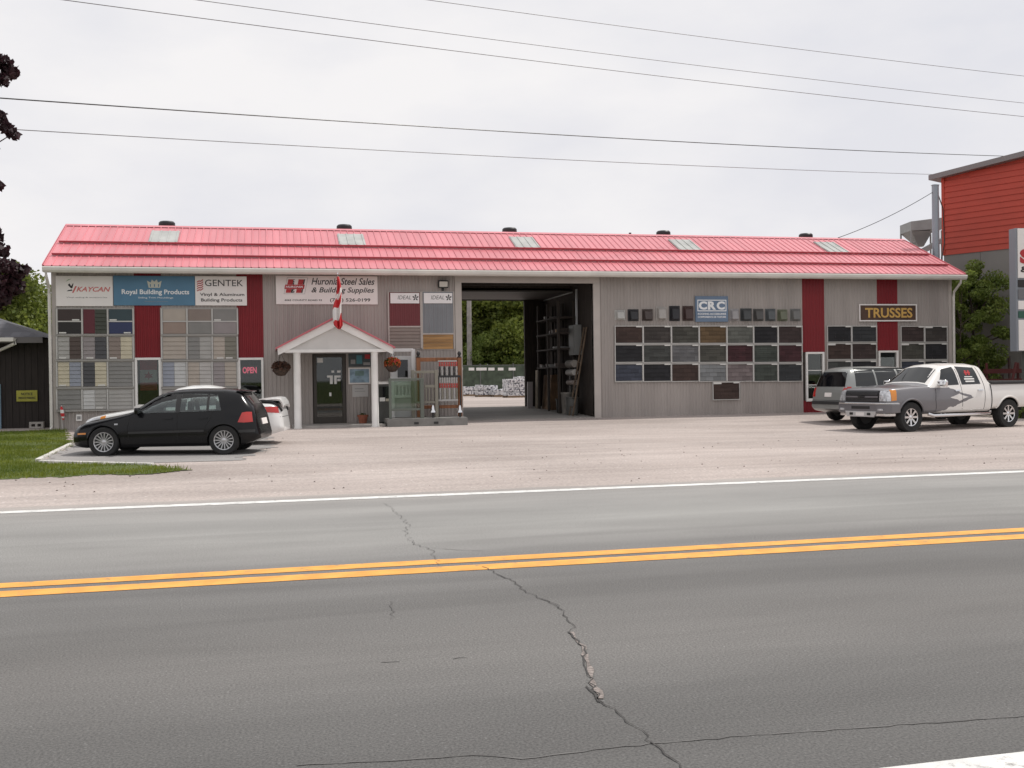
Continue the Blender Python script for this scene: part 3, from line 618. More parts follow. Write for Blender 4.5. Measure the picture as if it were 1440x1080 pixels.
def siding_board(label, px_cols, rows, spec, tags):
    x0, x1, z0, z1 = rect(px_cols[0], rows[0][0], px_cols[-1], rows[-1][1], Y=YW-.05); c = ((x0+x1)/2, YW, z0)
    t = thing('siding_display', label, 'display board', c, 0)
    bx('backboard', M_back, t, x0-c[0]-.03, x1-c[0]+.03, -.04, -.012, -.03, z1-z0+.03)
    for ri, (ya, yb) in enumerate(rows):
        for ci in range(3):
            a, b_, p, q = rect(px_cols[ci], ya, px_cols[ci+1], yb, Y=YW-.05); a -= c[0]; b_ -= c[0]; p -= z0; q -= z0
            s = spec[ri][ci]; g = .035
            if s is None: continue
            kind, cols = s
            if kind == 'stack':
                zm = (p+q)/2; parts = [(a+g, b_-g, p+g*.5, zm-.02, cols[1]), (a+g, b_-g, zm+.02, q-g*.5, cols[0])]
                bx('divider', M_rail, t, a, b_, -.07, -.041, zm-.018, zm+.018)
            else:
                xm = lerp(a, b_, .5); parts = [(a+g, b_-g, p+g*.6, q-g*.6, cols[0])] if len(cols) == 1 else [(a+g, xm-.004, p+g*.6, q-g*.6, cols[0]), (xm+.004, b_-g, p+g*.6, q-g*.6, cols[1])]
            for (u0, u1, v0, v1, cn) in parts:
                if kind == 'stack' or cn in ('dkred', 'black'): 
                    o = bx('siding_sample', SM[cn], t, u0, u1, -.055, -.041, v0, v1, .003)
                else: o = lapped(u0, u1, -.044, v0, v1, max(3, round((v1-v0)/.125)), .022).obj('siding_sample', SM[cn], t)
                if random.random() < tags: 
                    tx = random.choice((u0+.02, u1-.24)); bx('name_tag', M_tag, o, max(tx, u0), max(tx, u0)+.2, -.072, -.0665, v0+.005, v0+.045)
        for ci in range(4):
            a, b_, p, q = rect(px_cols[ci]-1, ya, px_cols[ci]+1, yb, Y=YW-.05); bx('frame_rail', M_rail, t, a-c[0], b_-c[0], -.075, -.041, p-z0+.0, q-z0)
        a, b_, p, q = rect(px_cols[0], yb, px_cols[3], yb+2.2, Y=YW-.05); bx('ledge', M_back, t, a-c[0]-.02, b_-c[0]+.02, -.09, -.041, p-z0, q-z0-.004)
    return t
rows = [(434, 470), (473, 505.5), (508.5, 544), (547.5, 576)]
S1 = [[('stack', ('dkbrown', 'black')), ('v', ('dkred', 'dkgreen')), ('stack', ('teal', 'navy'))],
      [('v', ('lgrey', 'brown')), ('v', ('mauve', 'char')), ('v', ('taupe', 'cream'))],
      [('v', ('cream', 'blueg')), ('v', ('char', 'cream')), ('v', ('grey',))],
      [('v', ('grey',)), ('v', ('white', 'lgrey')), ('v', ('lgrey',))]]
S2 = [[('stack', ('beige', 'tan')), ('stack', ('taupe', 'grey')), ('stack', ('grey', 'mauve'))],
      [('v', ('beige',)), ('v', ('grey', 'lgrey')), ('v', ('beige', 'olive'))],
      [('v', ('blueg', 'white')), ('v', ('beige', 'pale')), ('v', ('mauve', 'beige'))],
      [('v', ('lgrey',)), ('v', ('pale', 'grey')), ('v', ('lgrey',))]]
siding_board('siding sample board with dark brown, green and navy panels at the left corner', (80, 115.5, 151.5, 187.5), rows, S1, .6)
siding_board('siding sample board in beige and grey between the two red strips', (227.5, 263, 298.5, 334), [(434, 470), (473, 505.5), (508.5, 544), (547.5, 574)], S2, .5)

# ---- shingle sample boards
def shingle_mat(key, c):
    m = bpy.data.materials.new('shingle_'+key); m.use_nodes = True; t = m.node_tree; b = t.nodes['Principled BSDF']; l = t.links.new
    g = t.nodes.new('ShaderNodeNewGeometry'); s = t.nodes.new('ShaderNodeSeparateXYZ'); cb = t.nodes.new('ShaderNodeCombineXYZ'); l(g.outputs['Position'], s.inputs[0]); l(s.outputs['X'], cb.inputs['X']); l(s.outputs['Z'], cb.inputs['Y'])
    br = nd(t, 'ShaderNodeTexBrick', Scale=1., **{'Brick Width': .27, 'Row Height': .14, 'Mortar Size': .003, 'Color1': (*[k*.66 for k in c], 1), 'Color2': (*[min(1, k*1.05) for k in c], 1), 'Mortar': (*[k*.4 for k in c], 1)}); l(cb.outputs[0], br.inputs['Vector'])
    n = nd(t, 'ShaderNodeTexNoise', Scale=70., Detail=3.); l(g.outputs['Position'], n.inputs['Vector'])
    x = t.nodes.new('ShaderNodeMix'); x.data_type = 'RGBA'; x.blend_type = 'OVERLAY'; x.inputs['Factor'].default_value = .4; l(br.outputs['Color'], x.inputs['A']); l(n.outputs['Fac'], x.inputs['B'])
    l(x.outputs['Result'], b.inputs['Base Color']); b.inputs['Roughness'].default_value = .9; return m
SC = {'dkbrown': (.060, .038, .032), 'greybrown': (.060, .052, .048), 'greygreen': (.075, .073, .062), 'tan': (.13, .085, .045), 'sage': (.13, .135, .12), 'black': (.022, .022, .025), 'redbrown': (.055, .038, .036),
      'dkgreen': (.065, .068, .064), 'midgrey': (.15, .15, .155), 'dkmaroon': (.060, .022, .026), 'forest': (.062, .072, .062), 'slate': (.055, .062, .085), 'ltgrey': (.23, .24, .245), 'mauve': (.20, .165, .165), 'char': (.042, .045, .048)}
SHM = {k: shingle_mat(k, v) for k, v in SC.items()}
def shingle_board(label, cols, rws, spec, name='shingle_display'):
    x0, x1, z0, z1 = rect(cols[0], rws[0][0], cols[-1], rws[-1][1], Y=YW-.05); c = ((x0+x1)/2, YW, z0); t = thing(name, label, 'display board', c)
    bx('backboard', M_back, t, x0-c[0], x1-c[0], -.035, -.012, 0, z1-z0)
    for ri, (ya, yb) in enumerate(rws):
        for ci in range(len(cols)-1):
            a, b_, p, q = rect(cols[ci], ya, cols[ci+1], yb, Y=YW-.05); a -= c[0]; b_ -= c[0]; p -= z0; q -= z0; e = .032
            b = MB(); k = 4; hgt = (q-p-2*e)/k
            for i in range(k):
                u0, u1 = a+e, b_-e; n = 3
                for j in range(n):
                    ua, ub = lerp(u0, u1, j/n), lerp(u0, u1, (j+1)/n); pr_ = .012+.008*random.random(); v0 = p+e+i*hgt
                    b.add([(ua, -.036-pr_, v0), (ub, -.036-pr_, v0), (ub, -.038, v0+hgt), (ua, -.038, v0+hgt), (ua, -.036, v0), (ub, -.036, v0)], [(0, 1, 2, 3), (0, 4, 5, 1)])
            o = b.obj('shingle_sample', SHM[spec[ri][ci]], t)
            f = MB(); y0, y1 = -.075, -.0355; e2 = .024
            f.box(a, b_, y0, y1, q-e2, q); f.box(a, b_, y0, y1, p, p+e2); f.box(a, a+e2, y0, y1, p+e2, q-e2); f.box(b_-e2, b_, y0, y1, p+e2, q-e2); f.obj('frame', M_rail, o)
            bx('name_tag', M_tag, o, b_-.25, b_-.04, -.082, -.0755, q-.055, q-.01)
            if random.random() < .2: bx('name_tag', M_tag, o, a+.03, a+.32, -.082, -.0755, q-.075, q-.01)
    return t
shingle_board('large grid of dark shingle samples in white frames right of the opening', (864.5, 904.2, 944, 983, 1022, 1059.5, 1094, 1128.3), [(458, 483.3), (484.3, 510), (511, 536.8)],
    [['dkbrown', 'greybrown', 'greygreen', 'tan', 'sage', 'black', 'redbrown'], ['black', 'dkgreen', 'midgrey', 'greygreen', 'dkmaroon', 'forest', 'dkmaroon'], ['slate', 'black', 'dkbrown', 'ltgrey', 'mauve', 'forest', 'char']])
shingle_board('single dark brown shingle sample board hung below the large shingle grid', (1002, 1040.5), [(536.9, 562.5)], [['dkbrown']], 'shingle_board')
shingle_board('small grid of dark shingle samples between the two red strips', (1163, 1197.5, 1233), [(458, 481.5), (482.5, 506), (507, 530)], [['black', 'char'], ['dkbrown', 'redbrown'], ['dkgreen', 'black']])
shingle_board('small grid of dark shingle samples at the right corner behind the truck', (1266.5, 1300, 1332.5), [(458.5, 481.5), (482.5, 506), (507, 530)], [['redbrown', 'greybrown'], ['greygreen', 'black'], ['slate', 'char']])

# ---- roof vent samples in a row
VC = {'lt': (.42, .42, .40), 'bk': (.018, .018, .022), 'br': (.055, .04, .036), 'lb': (.36, .34, .32), 'db': (.06, .035, .032), 'mg': (.30, .29, .295), 'ch': (.05, .055, .057), 'dg': (.075, .073, .07), 'bg': (.085, .095, .10), 'kh': (.13, .14, .095), 'gr': (.15, .15, .145)}
vents = [((865, 436, 880, 450), 'lt', 'pale grey roof vent sample at the left end of the vent row'), ((883.5, 434.7, 898.8, 451.5), 'bk', 'small black flat roof vent sample, second from the left'),
         ((903.5, 434.5, 918.8, 451), 'br', 'dark brown flat roof vent sample beside the stepped white one'), ((923, 431, 938.5, 450.5), 'lb', 'off-white stepped roof vent sample between two dark ones'),
         ((942, 430, 957, 451.5), 'bk', 'tall black roof vent sample right of the off-white one'), ((960.5, 430, 976, 451), 'db', 'dark reddish brown roof vent sample just left of the blue sign'),
         ((1026.5, 434, 1040, 451), 'mg', 'light grey roof vent sample just right of the blue sign'), ((1042, 433.5, 1058, 451.5), 'ch', 'charcoal roof vent sample, second right of the blue sign'),
         ((1060, 434, 1074.5, 451.5), 'dg', 'dark grey-brown roof vent sample, third right of the blue sign'), ((1077, 434, 1091.5, 451.5), 'bg', 'blue-grey roof vent sample, fourth right of the blue sign'),
         ((1094, 435, 1108.5, 451.5), 'kh', 'khaki-faced roof vent sample, second from the right end'), ((1112, 434, 1126.5, 451.5), 'gr', 'grey-faced roof vent sample at the right end of the vent row')]
for px, k, lb in vents:
    x0, x1, z0, z1 = rect(*px, Y=YW-.08); m = mat('vent_sample_'+k, VC[k], .5, 0, .08, 5); hx, h = (x1-x0)/2, z1-z0
    t = thing('roof_vent_sample', lb, 'roof vent', ((x0+x1)/2, YW, z0), 0, 'roof vent samples in a row')
    bx('flange', m, t, -hx, hx, -.03, -.013, 0, h, .004)
    b = MB(); i0, i1 = hx*.8, hx*.62; d = -.19
    b.add([(-i0, -.03, h*.08), (i0, -.03, h*.08), (i0, -.03, h*.95), (-i0, -.03, h*.95), (-i1, d, h*.12), (i1, d, h*.12), (i1, d+.05, h*.78), (-i1, d+.05, h*.78)], [(0, 1, 5, 4), (1, 2, 6, 5), (2, 3, 7, 6), (3, 0, 4, 7), (4, 5, 6, 7)]); b.obj('hood', m, t, .015)
# ---- metal siding and wood boards with small white signs
M_gsteel = mat('grey_steel', (.20, .21, .225), .45, 0, .05, 2); M_brick = mat('red_sample', (.145, .025, .03), .5, 0, .05, 2); M_pine = mat('knotty_pine', (.36, .20, .075), .6, 0, .3, 3, stretch=(.3, 1, 3))
def mboard(label, px, m, split, px2, m2, lap):
    x0, x1, z0, z1 = rect(px[0], px[1], px2[2], px2[3], Y=YW-.05); c = ((x0+x1)/2, YW, z0); t = thing('cladding_display', label, 'display board', c)
    bx('backboard', M_trim, t, x0-c[0]-.02, x1-c[0]+.03, -.03, -.012, -.02, z1-z0+.02)
    a, b_, p, q = rect(*px, Y=YW-.05); r = ribbed(b_-a-.02, q-p, .15, .014); o = r.obj('metal_sample', m, t); o.location = (a-c[0]+.01, -.047, p-z0)
    a, b_, p, q = rect(*px2, Y=YW-.05)
    if lap: lapped(a-c[0]+.01, b_-c[0]-.01, -.035, p-z0+.01, q-z0-.03, 6, .025).obj('siding_sample', m2, t)
    else:
        n = 5
        for i in range(n): bx('plank', m2, t, a-c[0]+.015, b_-c[0]-.015, -.05, -.031, lerp(p, q, i/n)-z0+.004, lerp(p, q, (i+1)/n)-z0-.002, .004)
    b = MB(); W_ = x1-c[0]; 
    b.box(-W_-.03, -W_+.01, -.07, -.0305, 0, z1-z0); b.box(W_-.01, W_+.03, -.07, -.0305, 0, z1-z0); b.box(-W_+.01, W_-.01, -.07, -.0305, q-z0-.02, q-z0+.025); b.obj('frame', M_trim, t)
    s = rect(px[0]+2, 412, px[2]-2, 426.5, Y=YW-.08); bx('name_board', mat('name_board', (.80, .78, .78), .5), t, s[0]-c[0], s[1]-c[0], -.085, -.062, s[2]-z0, s[3]-z0)
    text('IDEAL', mat('ink_mid_grey', (.16, .16, .16), .6), t, lerp(s[0], s[1], .25)-c[0], lerp(s[0], s[1], .72)-c[0], lerp(s[2], s[3], .38)-z0, lerp(s[2], s[3], .75)-z0, -.0855, .004, shear=.2)
    b = MB()
    for k in range(5):
        an = PI/2+k*2*PI/5; cx, cz = lerp(s[0], s[1], .87)-c[0], lerp(s[2], s[3], .55)-z0; b.prism([(cx, cz), (cx+.075*math.cos(an-.35), cz+.075*math.sin(an-.35)), (cx+.11*math.cos(an), cz+.11*math.sin(an)), (cx+.075*math.cos(an+.35), cz+.075*math.sin(an+.35))], 1, -.089, -.0855)
    b.obj('emblem', M_ink, t)
mboard('display board with dark red ribbed metal above taupe lap siding', (547, 411, 591.5, 458.5), M_brick, 0, (547, 459.5, 591.5, 490), SM['taupe'], True)
mboard('display board with grey ribbed metal above a knotty pine panel', (594, 410.5, 638, 468.5), M_gsteel, 0, (594, 469.5, 638, 491), M_pine, False)
# ---- flood light, notices, outlet box
x0, x1, z0, z1 = rect(617, 394, 631, 404, Y=YW-.2); t = thing('flood_light', 'small wall flood light above the grey metal sample board', 'light', ((x0+x1)/2, YW, z0)); hx = (x1-x0)/2; h = z1-z0
MB().prism([(-.02, .02), (-.14, -.02), (-.17, h), (-.05, h+.02)], 0, -hx, hx).obj('housing', M_black, t, .01); bx('arm', M_black, t, -.04, .04, -.03, -.012, -.1, h*.8)
MB().add([(-hx+.03, -.149, .02), (hx-.03, -.149, .02), (hx-.03, -.172, h-.04), (-hx+.03, -.172, h-.04)], [(0, 1, 2, 3)]).obj('lens', mat('lamp_lens', (.55, .53, .48), .25), t)
def notice(name, label, px, m, draw): 
    x0, x1, z0, z1 = rect(*px, Y=YW-.03); t = thing(name, label, 'poster', ((x0+x1)/2, YW, z0), 0); hx, h = (x1-x0)/2, z1-z0
    bx('sheet', m, t, -hx, hx, -.03, -.013, 0, h)
    for di, (m2, a0, b0, a1, b1) in enumerate(draw): bx('print', m2, t, lerp(-hx, hx, a0), lerp(-hx, hx, a1), -.032-.002*di, -.0302, b0*h, b1*h)
notice('poster', 'dark teal poster with red patch at top right of the entrance door', (490, 495.6, 522, 515.6), mat('poster_dark', (.045, .06, .065), .4, 0, .3, 5), [(M_teal, .35, .2, .6, .8), (M_inkr, .72, .55, .95, .85), (M_inkg, .1, .2, .3, .5), (M_inkg, .65, .1, .95, .3)])
notice('poster', 'pale blue map poster with white border beside the entrance door', (490, 517, 521, 540), M_sgn, [(mat('map_blue', (.25, .36, .45), .5, 0, .25, 7), .06, .08, .94, .92), (mat('map_green', (.16, .26, .25), .5, 0, .2, 7), .3, .5, .7, .8)])
notice('poster', 'plain white paper notice lowest of three beside the entrance door', (495.5, 541.5, 518, 558), mat('notice_paper', (.50, .49, .48), .6), [(M_inkg, .15, .65, .7, .72), (M_inkg, .15, .45, .8, .5)])
x0, x1, z0, z1 = rect(107, 583, 115, 592, Y=YW-.05); t = thing('outlet_box', 'small white outlet box low on the wall left of the black hatchback', 'outlet box', ((x0+x1)/2, YW, z0))
bx('box', M_wt, t, x0-t.location.x, x1-t.location.x, -.06, -.012, 0, z1-z0, .006); bx('socket', M_inkg, t, -.05, .05, -.066, -.0605, .05, z1-z0-.05)
# OPEN sign and flag in the windows
a, c, z0, z1 = WINS[1]; p = rect(341, 516, 361, 525, Y=YW+.12); t = thing('neon_sign', 'glowing pink OPEN sign in the window left of the porch', 'sign', ((p[0]+p[1])/2, YW+.15, p[2]))
bx('backing', M_black, t, p[0]-t.location.x-.03, p[1]-t.location.x+.03, -.0, .03, -.03, p[3]-p[2]+.03)
text('OPEN', mat('neon_pink', (.9, .2, .3), .5, emit=((1., .12, .22), .9)), t, p[0]-t.location.x, p[1]-t.location.x, 0, p[3]-p[2], -.002, .01, bold=.035)
bx('hanger', M_black, t, -.01, .01, .005, .02, p[3]-p[2]+.03, WINS[1][3]-p[2]-.0)
p = rect(197, 509, 221, 549, Y=YW+.06); t = thing('flag', 'red and white maple leaf flag hanging inside the left window', 'flag', ((p[0]+p[1])/2, YW+.05, p[2])); hx, h = (p[1]-p[0])/2, p[3]-p[2]
M_fr = mat('flag_red', (.55, .03, .035), .7); M_fw = mat('flag_white', (.75, .73, .71), .7)
bx('stripe', M_fr, t, -hx, hx, 0, .01, h*.72, h+.08); bx('field', M_fw, t, -hx, hx, 0, .01, h*.28, h*.72); bx('stripe', M_fr, t, -hx, hx, 0, .01, 0, h*.28)
MB().prism([(0, h*.36), (.02, h*.44), (.12, h*.46), (.08, h*.52), (.13, h*.58), (.04, h*.56), (0, h*.68), (-.04, h*.56), (-.13, h*.58), (-.08, h*.52), (-.12, h*.46), (-.02, h*.44)], 1, -.004, -.0005).obj('leaf', M_fr, t)

# ================================================================== VEHICLES
# vehicle frame: x runs from the front bumper (0) to the rear, z up from the ground; flipped so that +x of the object is forward
def paint(name, col, rough=.28, coat=.8, metal=0.): return mat(name, col, rough, metal, .03, 1.5, spec=.5, coat=coat)
M_tyre = mat('tyre_rubber', (.018, .018, .018), .85, 0, .2, 8); M_rim = mat('alloy_rim', (.50, .50, .51), .3, .75); M_rimd = mat('wheel_drum_dark', (.05, .05, .05), .6)  # last one: even dark grey of the wheel drum behind the spokes
M_cglass = mat('car_glass', (.012, .014, .015), .03, 0, spec=.6); M_chrome = mat('chrome', (.72, .72, .73), .12, 1.); M_plast = mat('black_plastic', (.022, .022, .023), .6)
M_tail = mat('tail_lamp_red', (.42, .018, .014), .15, coat=.6); M_lens = mat('head_lamp', (.55, .56, .58), .12, .3, .3, 12, coat=.5); M_amber = mat('amber_lens', (.62, .22, .02), .15, coat=.6)
M_under = mat('underbody', (.012, .012, .012), .9)
def chaikin(P, it=2):
    for _ in range(it):
        Q = [P[0]]
        for a, b in zip(P[:-1], P[1:]): Q += [(.75*a[0]+.25*b[0], .75*a[1]+.25*b[1]), (.25*a[0]+.75*b[0], .25*a[1]+.75*b[1])]
        Q.append(P[-1]); P = Q
    return P
class Car:
    def __init__(s, name, label, cat, prof, L_, mpaint, sc=1.0, smooth=.03, cuts=()):
        s.L = L_; s.t = thing(name, label, cat); s.sc = sc
        F = {k: np.array(v) for k, v in prof.items()}
        def f(k, x):
            a = F[k]; return np.interp(x, a[:, 0], a[:, 1])
        xs = sorted({round(x, 4) for x in list(np.linspace(0, L_, 110))+[.015, .03, .05, .08, L_-.015, L_-.03, L_-.05, L_-.08]})
        rings = []
        for x in xs:
            def q(k):
                if smooth <= 0: return float(f(k, x))
                tt = np.linspace(-1, 1, 9); e = min(smooth, x*.9+.004, (L_-x)*.9+.004); return float(np.mean(f(k, x+tt*e)))
            top, belt, bot, wm, wb, wt, zm, dr = [q(k) for k in ('top', 'belt', 'bot', 'wmax', 'wbelt', 'wtop', 'zmid', 'drop')]
            belt = min(belt, top-dr-.01); zm = min(zm, belt-.02)
            half = [(0, bot), (wm*.88, bot), (wm*.975, bot+.07), (wm, zm), (wb, belt), (wt, top-dr), (wt*.55, top-dr*.22), (0, top)]
            h = [half[0]]+chaikin(half[1:-1], 2)+[half[-1]]
            ring = h+[(-a, b) for a, b in reversed(h[1:-1])]; rings.append([(L_/2-x, a, b) for a, b in ring])
        n = len(rings[0]); b = MB(); vs = [p for r_ in rings for p in r_]; fs = []
        for i in range(len(rings)-1):
            for j in range(n): fs.append((i*n+j, i*n+(j+1) % n, (i+1)*n+(j+1) % n, (i+1)*n+j))
        fs += [tuple(range(n)), tuple((len(rings)-1)*n+j for j in range(n-1, -1, -1))]
        b.add(vs, fs, True); me = b.mesh('body', [mpaint, M_under]); me.set_sharp_from_angle(angle=R(30))
        s.body = link('body', me, s.t)
        bm = bmesh.new(); bm.from_mesh(me); s.bvh = BVHTree.FromBMesh(bm); bm.free()
        # wheel wells (and window tunnels) cut out of the shell
        for c in cuts:
            co = c.obj('cutter', [mpaint, M_under]); co.data.materials.clear(); co.data.materials.append(mpaint); co.data.materials.append(M_under)
            for p in co.data.polygons: p.material_index = 1
            md = s.body.modifiers.new('cut', 'BOOLEAN'); md.operation = 'DIFFERENCE'; md.object = co; md.solver = 'EXACT'
            dg = bpy.context.evaluated_depsgraph_get(); nm = bpy.data.meshes.new_from_object(s.body.evaluated_get(dg)); s.body.modifiers.clear(); s.body.data = nm; bpy.data.objects.remove(co)
        s.body.data.set_sharp_from_angle(angle=R(30))
    def X(s, x): return s.L/2-x
    def hit(s, d, a, b):
        if d in ('l', 'r'):
            sg = 1 if d == 'l' else -1; o = Vector((s.X(a), sg*4, b)); v = Vector((0, -sg, 0))
        elif d == 't': o = Vector((s.X(a), b, 5)); v = Vector((0, 0, -1))
        elif d == 'f': o = Vector((s.L/2+4, a, b)); v = Vector((-1, 0, 0))
        else: o = Vector((-s.L/2-4, a, b)); v = Vector((1, 0, 0))
        r_ = s.bvh.ray_cast(o, v)
        if r_[0] is None: return None
        nrm = r_[1];  nrm = nrm if nrm.dot(v) < 0 else -nrm
        return r_[0], nrm, -v
    def patch(s, name, m, d, bot, top, off=.006, rows=5, cols=10, parent=None, thick=.016, flat=False):
        'skin patch laid on the body: bot and top are polylines of (a, b) seen from side d'
        def along(P, t):
            k = t*(len(P)-1); i = min(int(k), len(P)-2); f = k-i; return (lerp(P[i][0], P[i+1][0], f), lerp(P[i][1], P[i+1][1], f))
        vs = []; ok = True
        for j in range(rows+1):
            for i in range(cols+1):
                A, B = along(bot, i/cols), along(top, i/cols); h = s.hit(d, lerp(A[0], B[0], j/rows), lerp(A[1], B[1], j/rows))
                if h is None: vs.append(None); continue
                vs.append((h[0]+(h[2] if flat else h[1]*.6+h[2]*.4)*off, h[1]))
        good = [v for v in vs if v]
        if not good: return None
        n = cols+1; P = []; idx = {}
        for k, v in enumerate(vs):
            if v: idx[k] = len(P); P.append(v)
        outer = [p for p, q in P]; inner = [p-q*thick for p, q in P]; K = len(P); fs = []; cnt = {}
        for j in range(rows):
            for i in range(cols):
                q = (j*n+i, j*n+i+1, (j+1)*n+i+1, (j+1)*n+i)
                if all(k in idx for k in q):
                    q = tuple(idx[k] for k in q); fs.append(q)
                    for u, v in zip(q, q[1:]+q[:1]): cnt[(u, v)] = 1
        side = [(u, v) for (u, v) in cnt if (v, u) not in cnt]
        b = MB(); b.add(outer+inner, fs+[tuple(k+K for k in reversed(f)) for f in fs]+[(v, u, u+K, v+K) for u, v in side], True)
        return b.obj(name, m, parent or s.t)
    def line(s, name, m, d, pts, wd=.006, off=.002, parent=None):
        'dark joint drawn as a thin raised bead along the skin'
        Q = []
        for (a, b), (c, e) in zip(pts[:-1], pts[1:]):
            k = max(2, int(math.hypot(c-a, e-b)/.06))
            for i in range(k):
                h = s.hit(d, lerp(a, c, i/k), lerp(b, e, i/k))
                if h: Q.append(h[0]+h[1]*off)
        h = s.hit(d, *pts[-1])
        if h: Q.append(h[0]+h[1]*off)
        if len(Q) > 1: return MB().tube(Q, wd, 5).obj(name, m, parent or s.t)
    def wheel(s, x, side, r, wd, y, rim, spokes, sw, rm=M_rim):
        yo = y*side; b = MB().lathe([(.05, -wd*.3), (rim*.98, -wd*.42), (rim*.98, wd*.12), (.05, wd*.14)], 24, 1); w_ = b.obj('wheel', M_rimd, s.t)
        w_.location = (s.X(x), yo, r); 
        if side < 0: w_.rotation_euler = (0, 0, PI)
        w2 = wd/2
        t_ = MB().lathe([(rim, -w2*.9), (r*.93, -w2), (r*.985, -w2*.82), (r, -w2*.5), (r, w2*.5), (r*.985, w2*.82), (r*.93, w2), (rim*1.03, w2*.92), (rim, w2*.8)], 32, 1); t_.f = t_.f[:-2]; t_.mi = t_.mi[:-2]; t_.smooth = t_.smooth[:-2]; t_.f += [tuple(list(f)) for f in []]; t_.obj('tyre', M_tyre, w_)
        b = MB(); yf = w2*.72
        b.lathe([(rim*.9, yf-.03), (rim*.93, yf+.012), (rim*1.0, yf+.02), (rim*1.02, yf), (rim*1.0, yf-.04)], 28, 1)
        b.f = b.f[:-2]; b.mi = b.mi[:-2]; b.smooth = b.smooth[:-2]
        b.lathe([(rim*.26, yf-.05), (rim*.24, yf-.0), (rim*.15, yf+.015), (0, yf+.017)], 16, 1)
        for k in range(spokes):
            an = 2*PI*k/spokes; c, sn = math.cos(an), math.sin(an)
            def P(u, v, yy): return (u*c-v*sn, yy, u*sn+v*c)
            r0, r1 = rim*.18, rim*.95
            b.add([P(r0, -sw*.8, yf), P(r0, sw*.8, yf), P(r1, sw, yf+.008), P(r1, -sw, yf+.008), P(r0, -sw*.8, yf-.04), P(r0, sw*.8, yf-.04), P(r1, sw, yf-.04), P(r1, -sw, yf-.04)], [(0, 1, 2, 3), (0, 4, 5, 1), (1, 5, 6, 2), (2, 6, 7, 3), (3, 7, 4, 0)])
        b.obj('rim', rm, w_); return w_
    def mirror(s, x, z, side, m, size=(.1, .2, .14)):
        h = s.hit('l' if side > 0 else 'r', x, z-.02)
        if not h: return
        p = h[0]; b = MB(); a, c, e = size; y0 = p.y+side*.03
        vs = []; 
        for (dx, k) in ((-a*.5, 1.), (a*.2, .95), (a*.5, .6)):
            for (u, v) in ((0, -.4), (1, -.5), (1.05, .2), (.9, .5), (.1, .5), (0, .3)): vs.append((p.x+dx, y0+side*u*c*k, z+v*e*k))
        fs = [tuple(range(6)), tuple(range(17, 11, -1))]+[(i*6+j, i*6+(j+1) % 6, (i+1)*6+(j+1) % 6, (i+1)*6+j) for i in range(2) for j in range(6)]
        b.add(vs, fs, True); b.box(p.x-.03, p.x+.03, min(p.y-side*.03, y0+side*.02), max(p.y-side*.03, y0+side*.02), z-.07, z-.0)
        o = b.obj('mirror', m, s.t, .012); return o
    def finish(s, wheels, p_front, p_rear_dir, sc=None): pass
def well(L_, x, r, y0, y1):
    b = MB(); b.lathe([(r, y0), (r, y1)], 40, 1, (L_/2-x, 0, 0)); return b
def wells(L_, xs, r, zc, ymin, ymax):
    out_ = []
    for x in xs:
        for sg in (1, -1):
            b = MB().lathe([(r, ymin*sg), (r, ymax*sg)], 40, 1, (L_/2-x, 0, zc)); out_.append(b)
    return out_
def place(car, x_axle, half_track, r, p_axle, heading, sc=1.0, near=None):
    'put the near wheel of axle x_axle on ground point p_axle; heading = direction of travel; near side is where the camera stands'
    h = heading; d = Vector((math.cos(h), math.sin(h), 0)); left = Vector((-d.y, d.x, 0)); near = near or (1 if left.dot(-p_axle) > 0 else -1)
    c = p_axle-(d*car.X(x_axle)+left*(half_track*near))*sc
    zf = [ground(*(c+d*(a*sc))[:2]) for a in (car.X(x_axle), -car.X(x_axle))]
    car.t.location = (c.x, c.y, ground(p_axle.x, p_axle.y)+.006); car.t.rotation_euler = (0, 0, h); car.t.scale = (sc,)*3
def arch(car, x, r, zc, m, d, wd=.016): car.line('arch_lip', m, d, [(x-math.cos(a)*r, zc+math.sin(a)*r) for a in np.linspace(.25, PI-.25, 17)], wd, .0)

# ------------------------------------------------ black hatchback
G_car = glass('car_side_glass', (.86, .92, .90), .92)
def const(v): return [(0, v), (9, v)]
GL = 3.98
def sq(P): return [((x if x < 3.25 else 3.25+(x-3.25)*.77), z) for x, z in P]
gp = dict(top=[(0, .48), (.02, .56), (.07, .63), (.16, .70), (.31, .755), (.98, .875), (1.28, .945), (1.55, 1.135), (1.75, 1.265), (1.95, 1.355), (2.15, 1.395), (2.6, 1.415), (3.2, 1.405), (3.55, 1.37), (3.68, 1.33), (4.0, 1.03), (4.06, .93), (4.13, .68), (4.20, .48)],
          belt=[(0, .44), (.06, .55), (.3, .67), (1.0, .81), (1.35, .88), (2.2, .90), (3.3, .93), (3.85, .93), (4.08, .82), (4.20, .44)],
          bot=[(0, .25), (.3, .19), (3.7, .2), (4.0, .27), (4.20, .34)], wmax=[(0, .55), (.05, .66), (.2, .78), (.5, .845), (.9, .867), (3.3, .867), (3.8, .83), (4.08, .74), (4.16, .68), (4.20, .62)],
          wbelt=[(0, .52), (.05, .62), (.2, .73), (.6, .80), (1.2, .825), (3.3, .82), (3.8, .775), (4.1, .66), (4.20, .58)],
          wtop=[(0, .42), (.2, .58), (.6, .66), (1.3, .70), (2.0, .60), (2.6, .59), (3.5, .575), (3.7, .57), (4.0, .60), (4.20, .5)], zmid=[(0, .42), (.5, .54), (3.6, .56), (4.20, .42)], drop=[(0, .03), (1.3, .025), (1.7, .04), (2.1, .05), (3.5, .05), (4.0, .03), (4.20, .02)])
gp = {k: sq(v) for k, v in gp.items()}
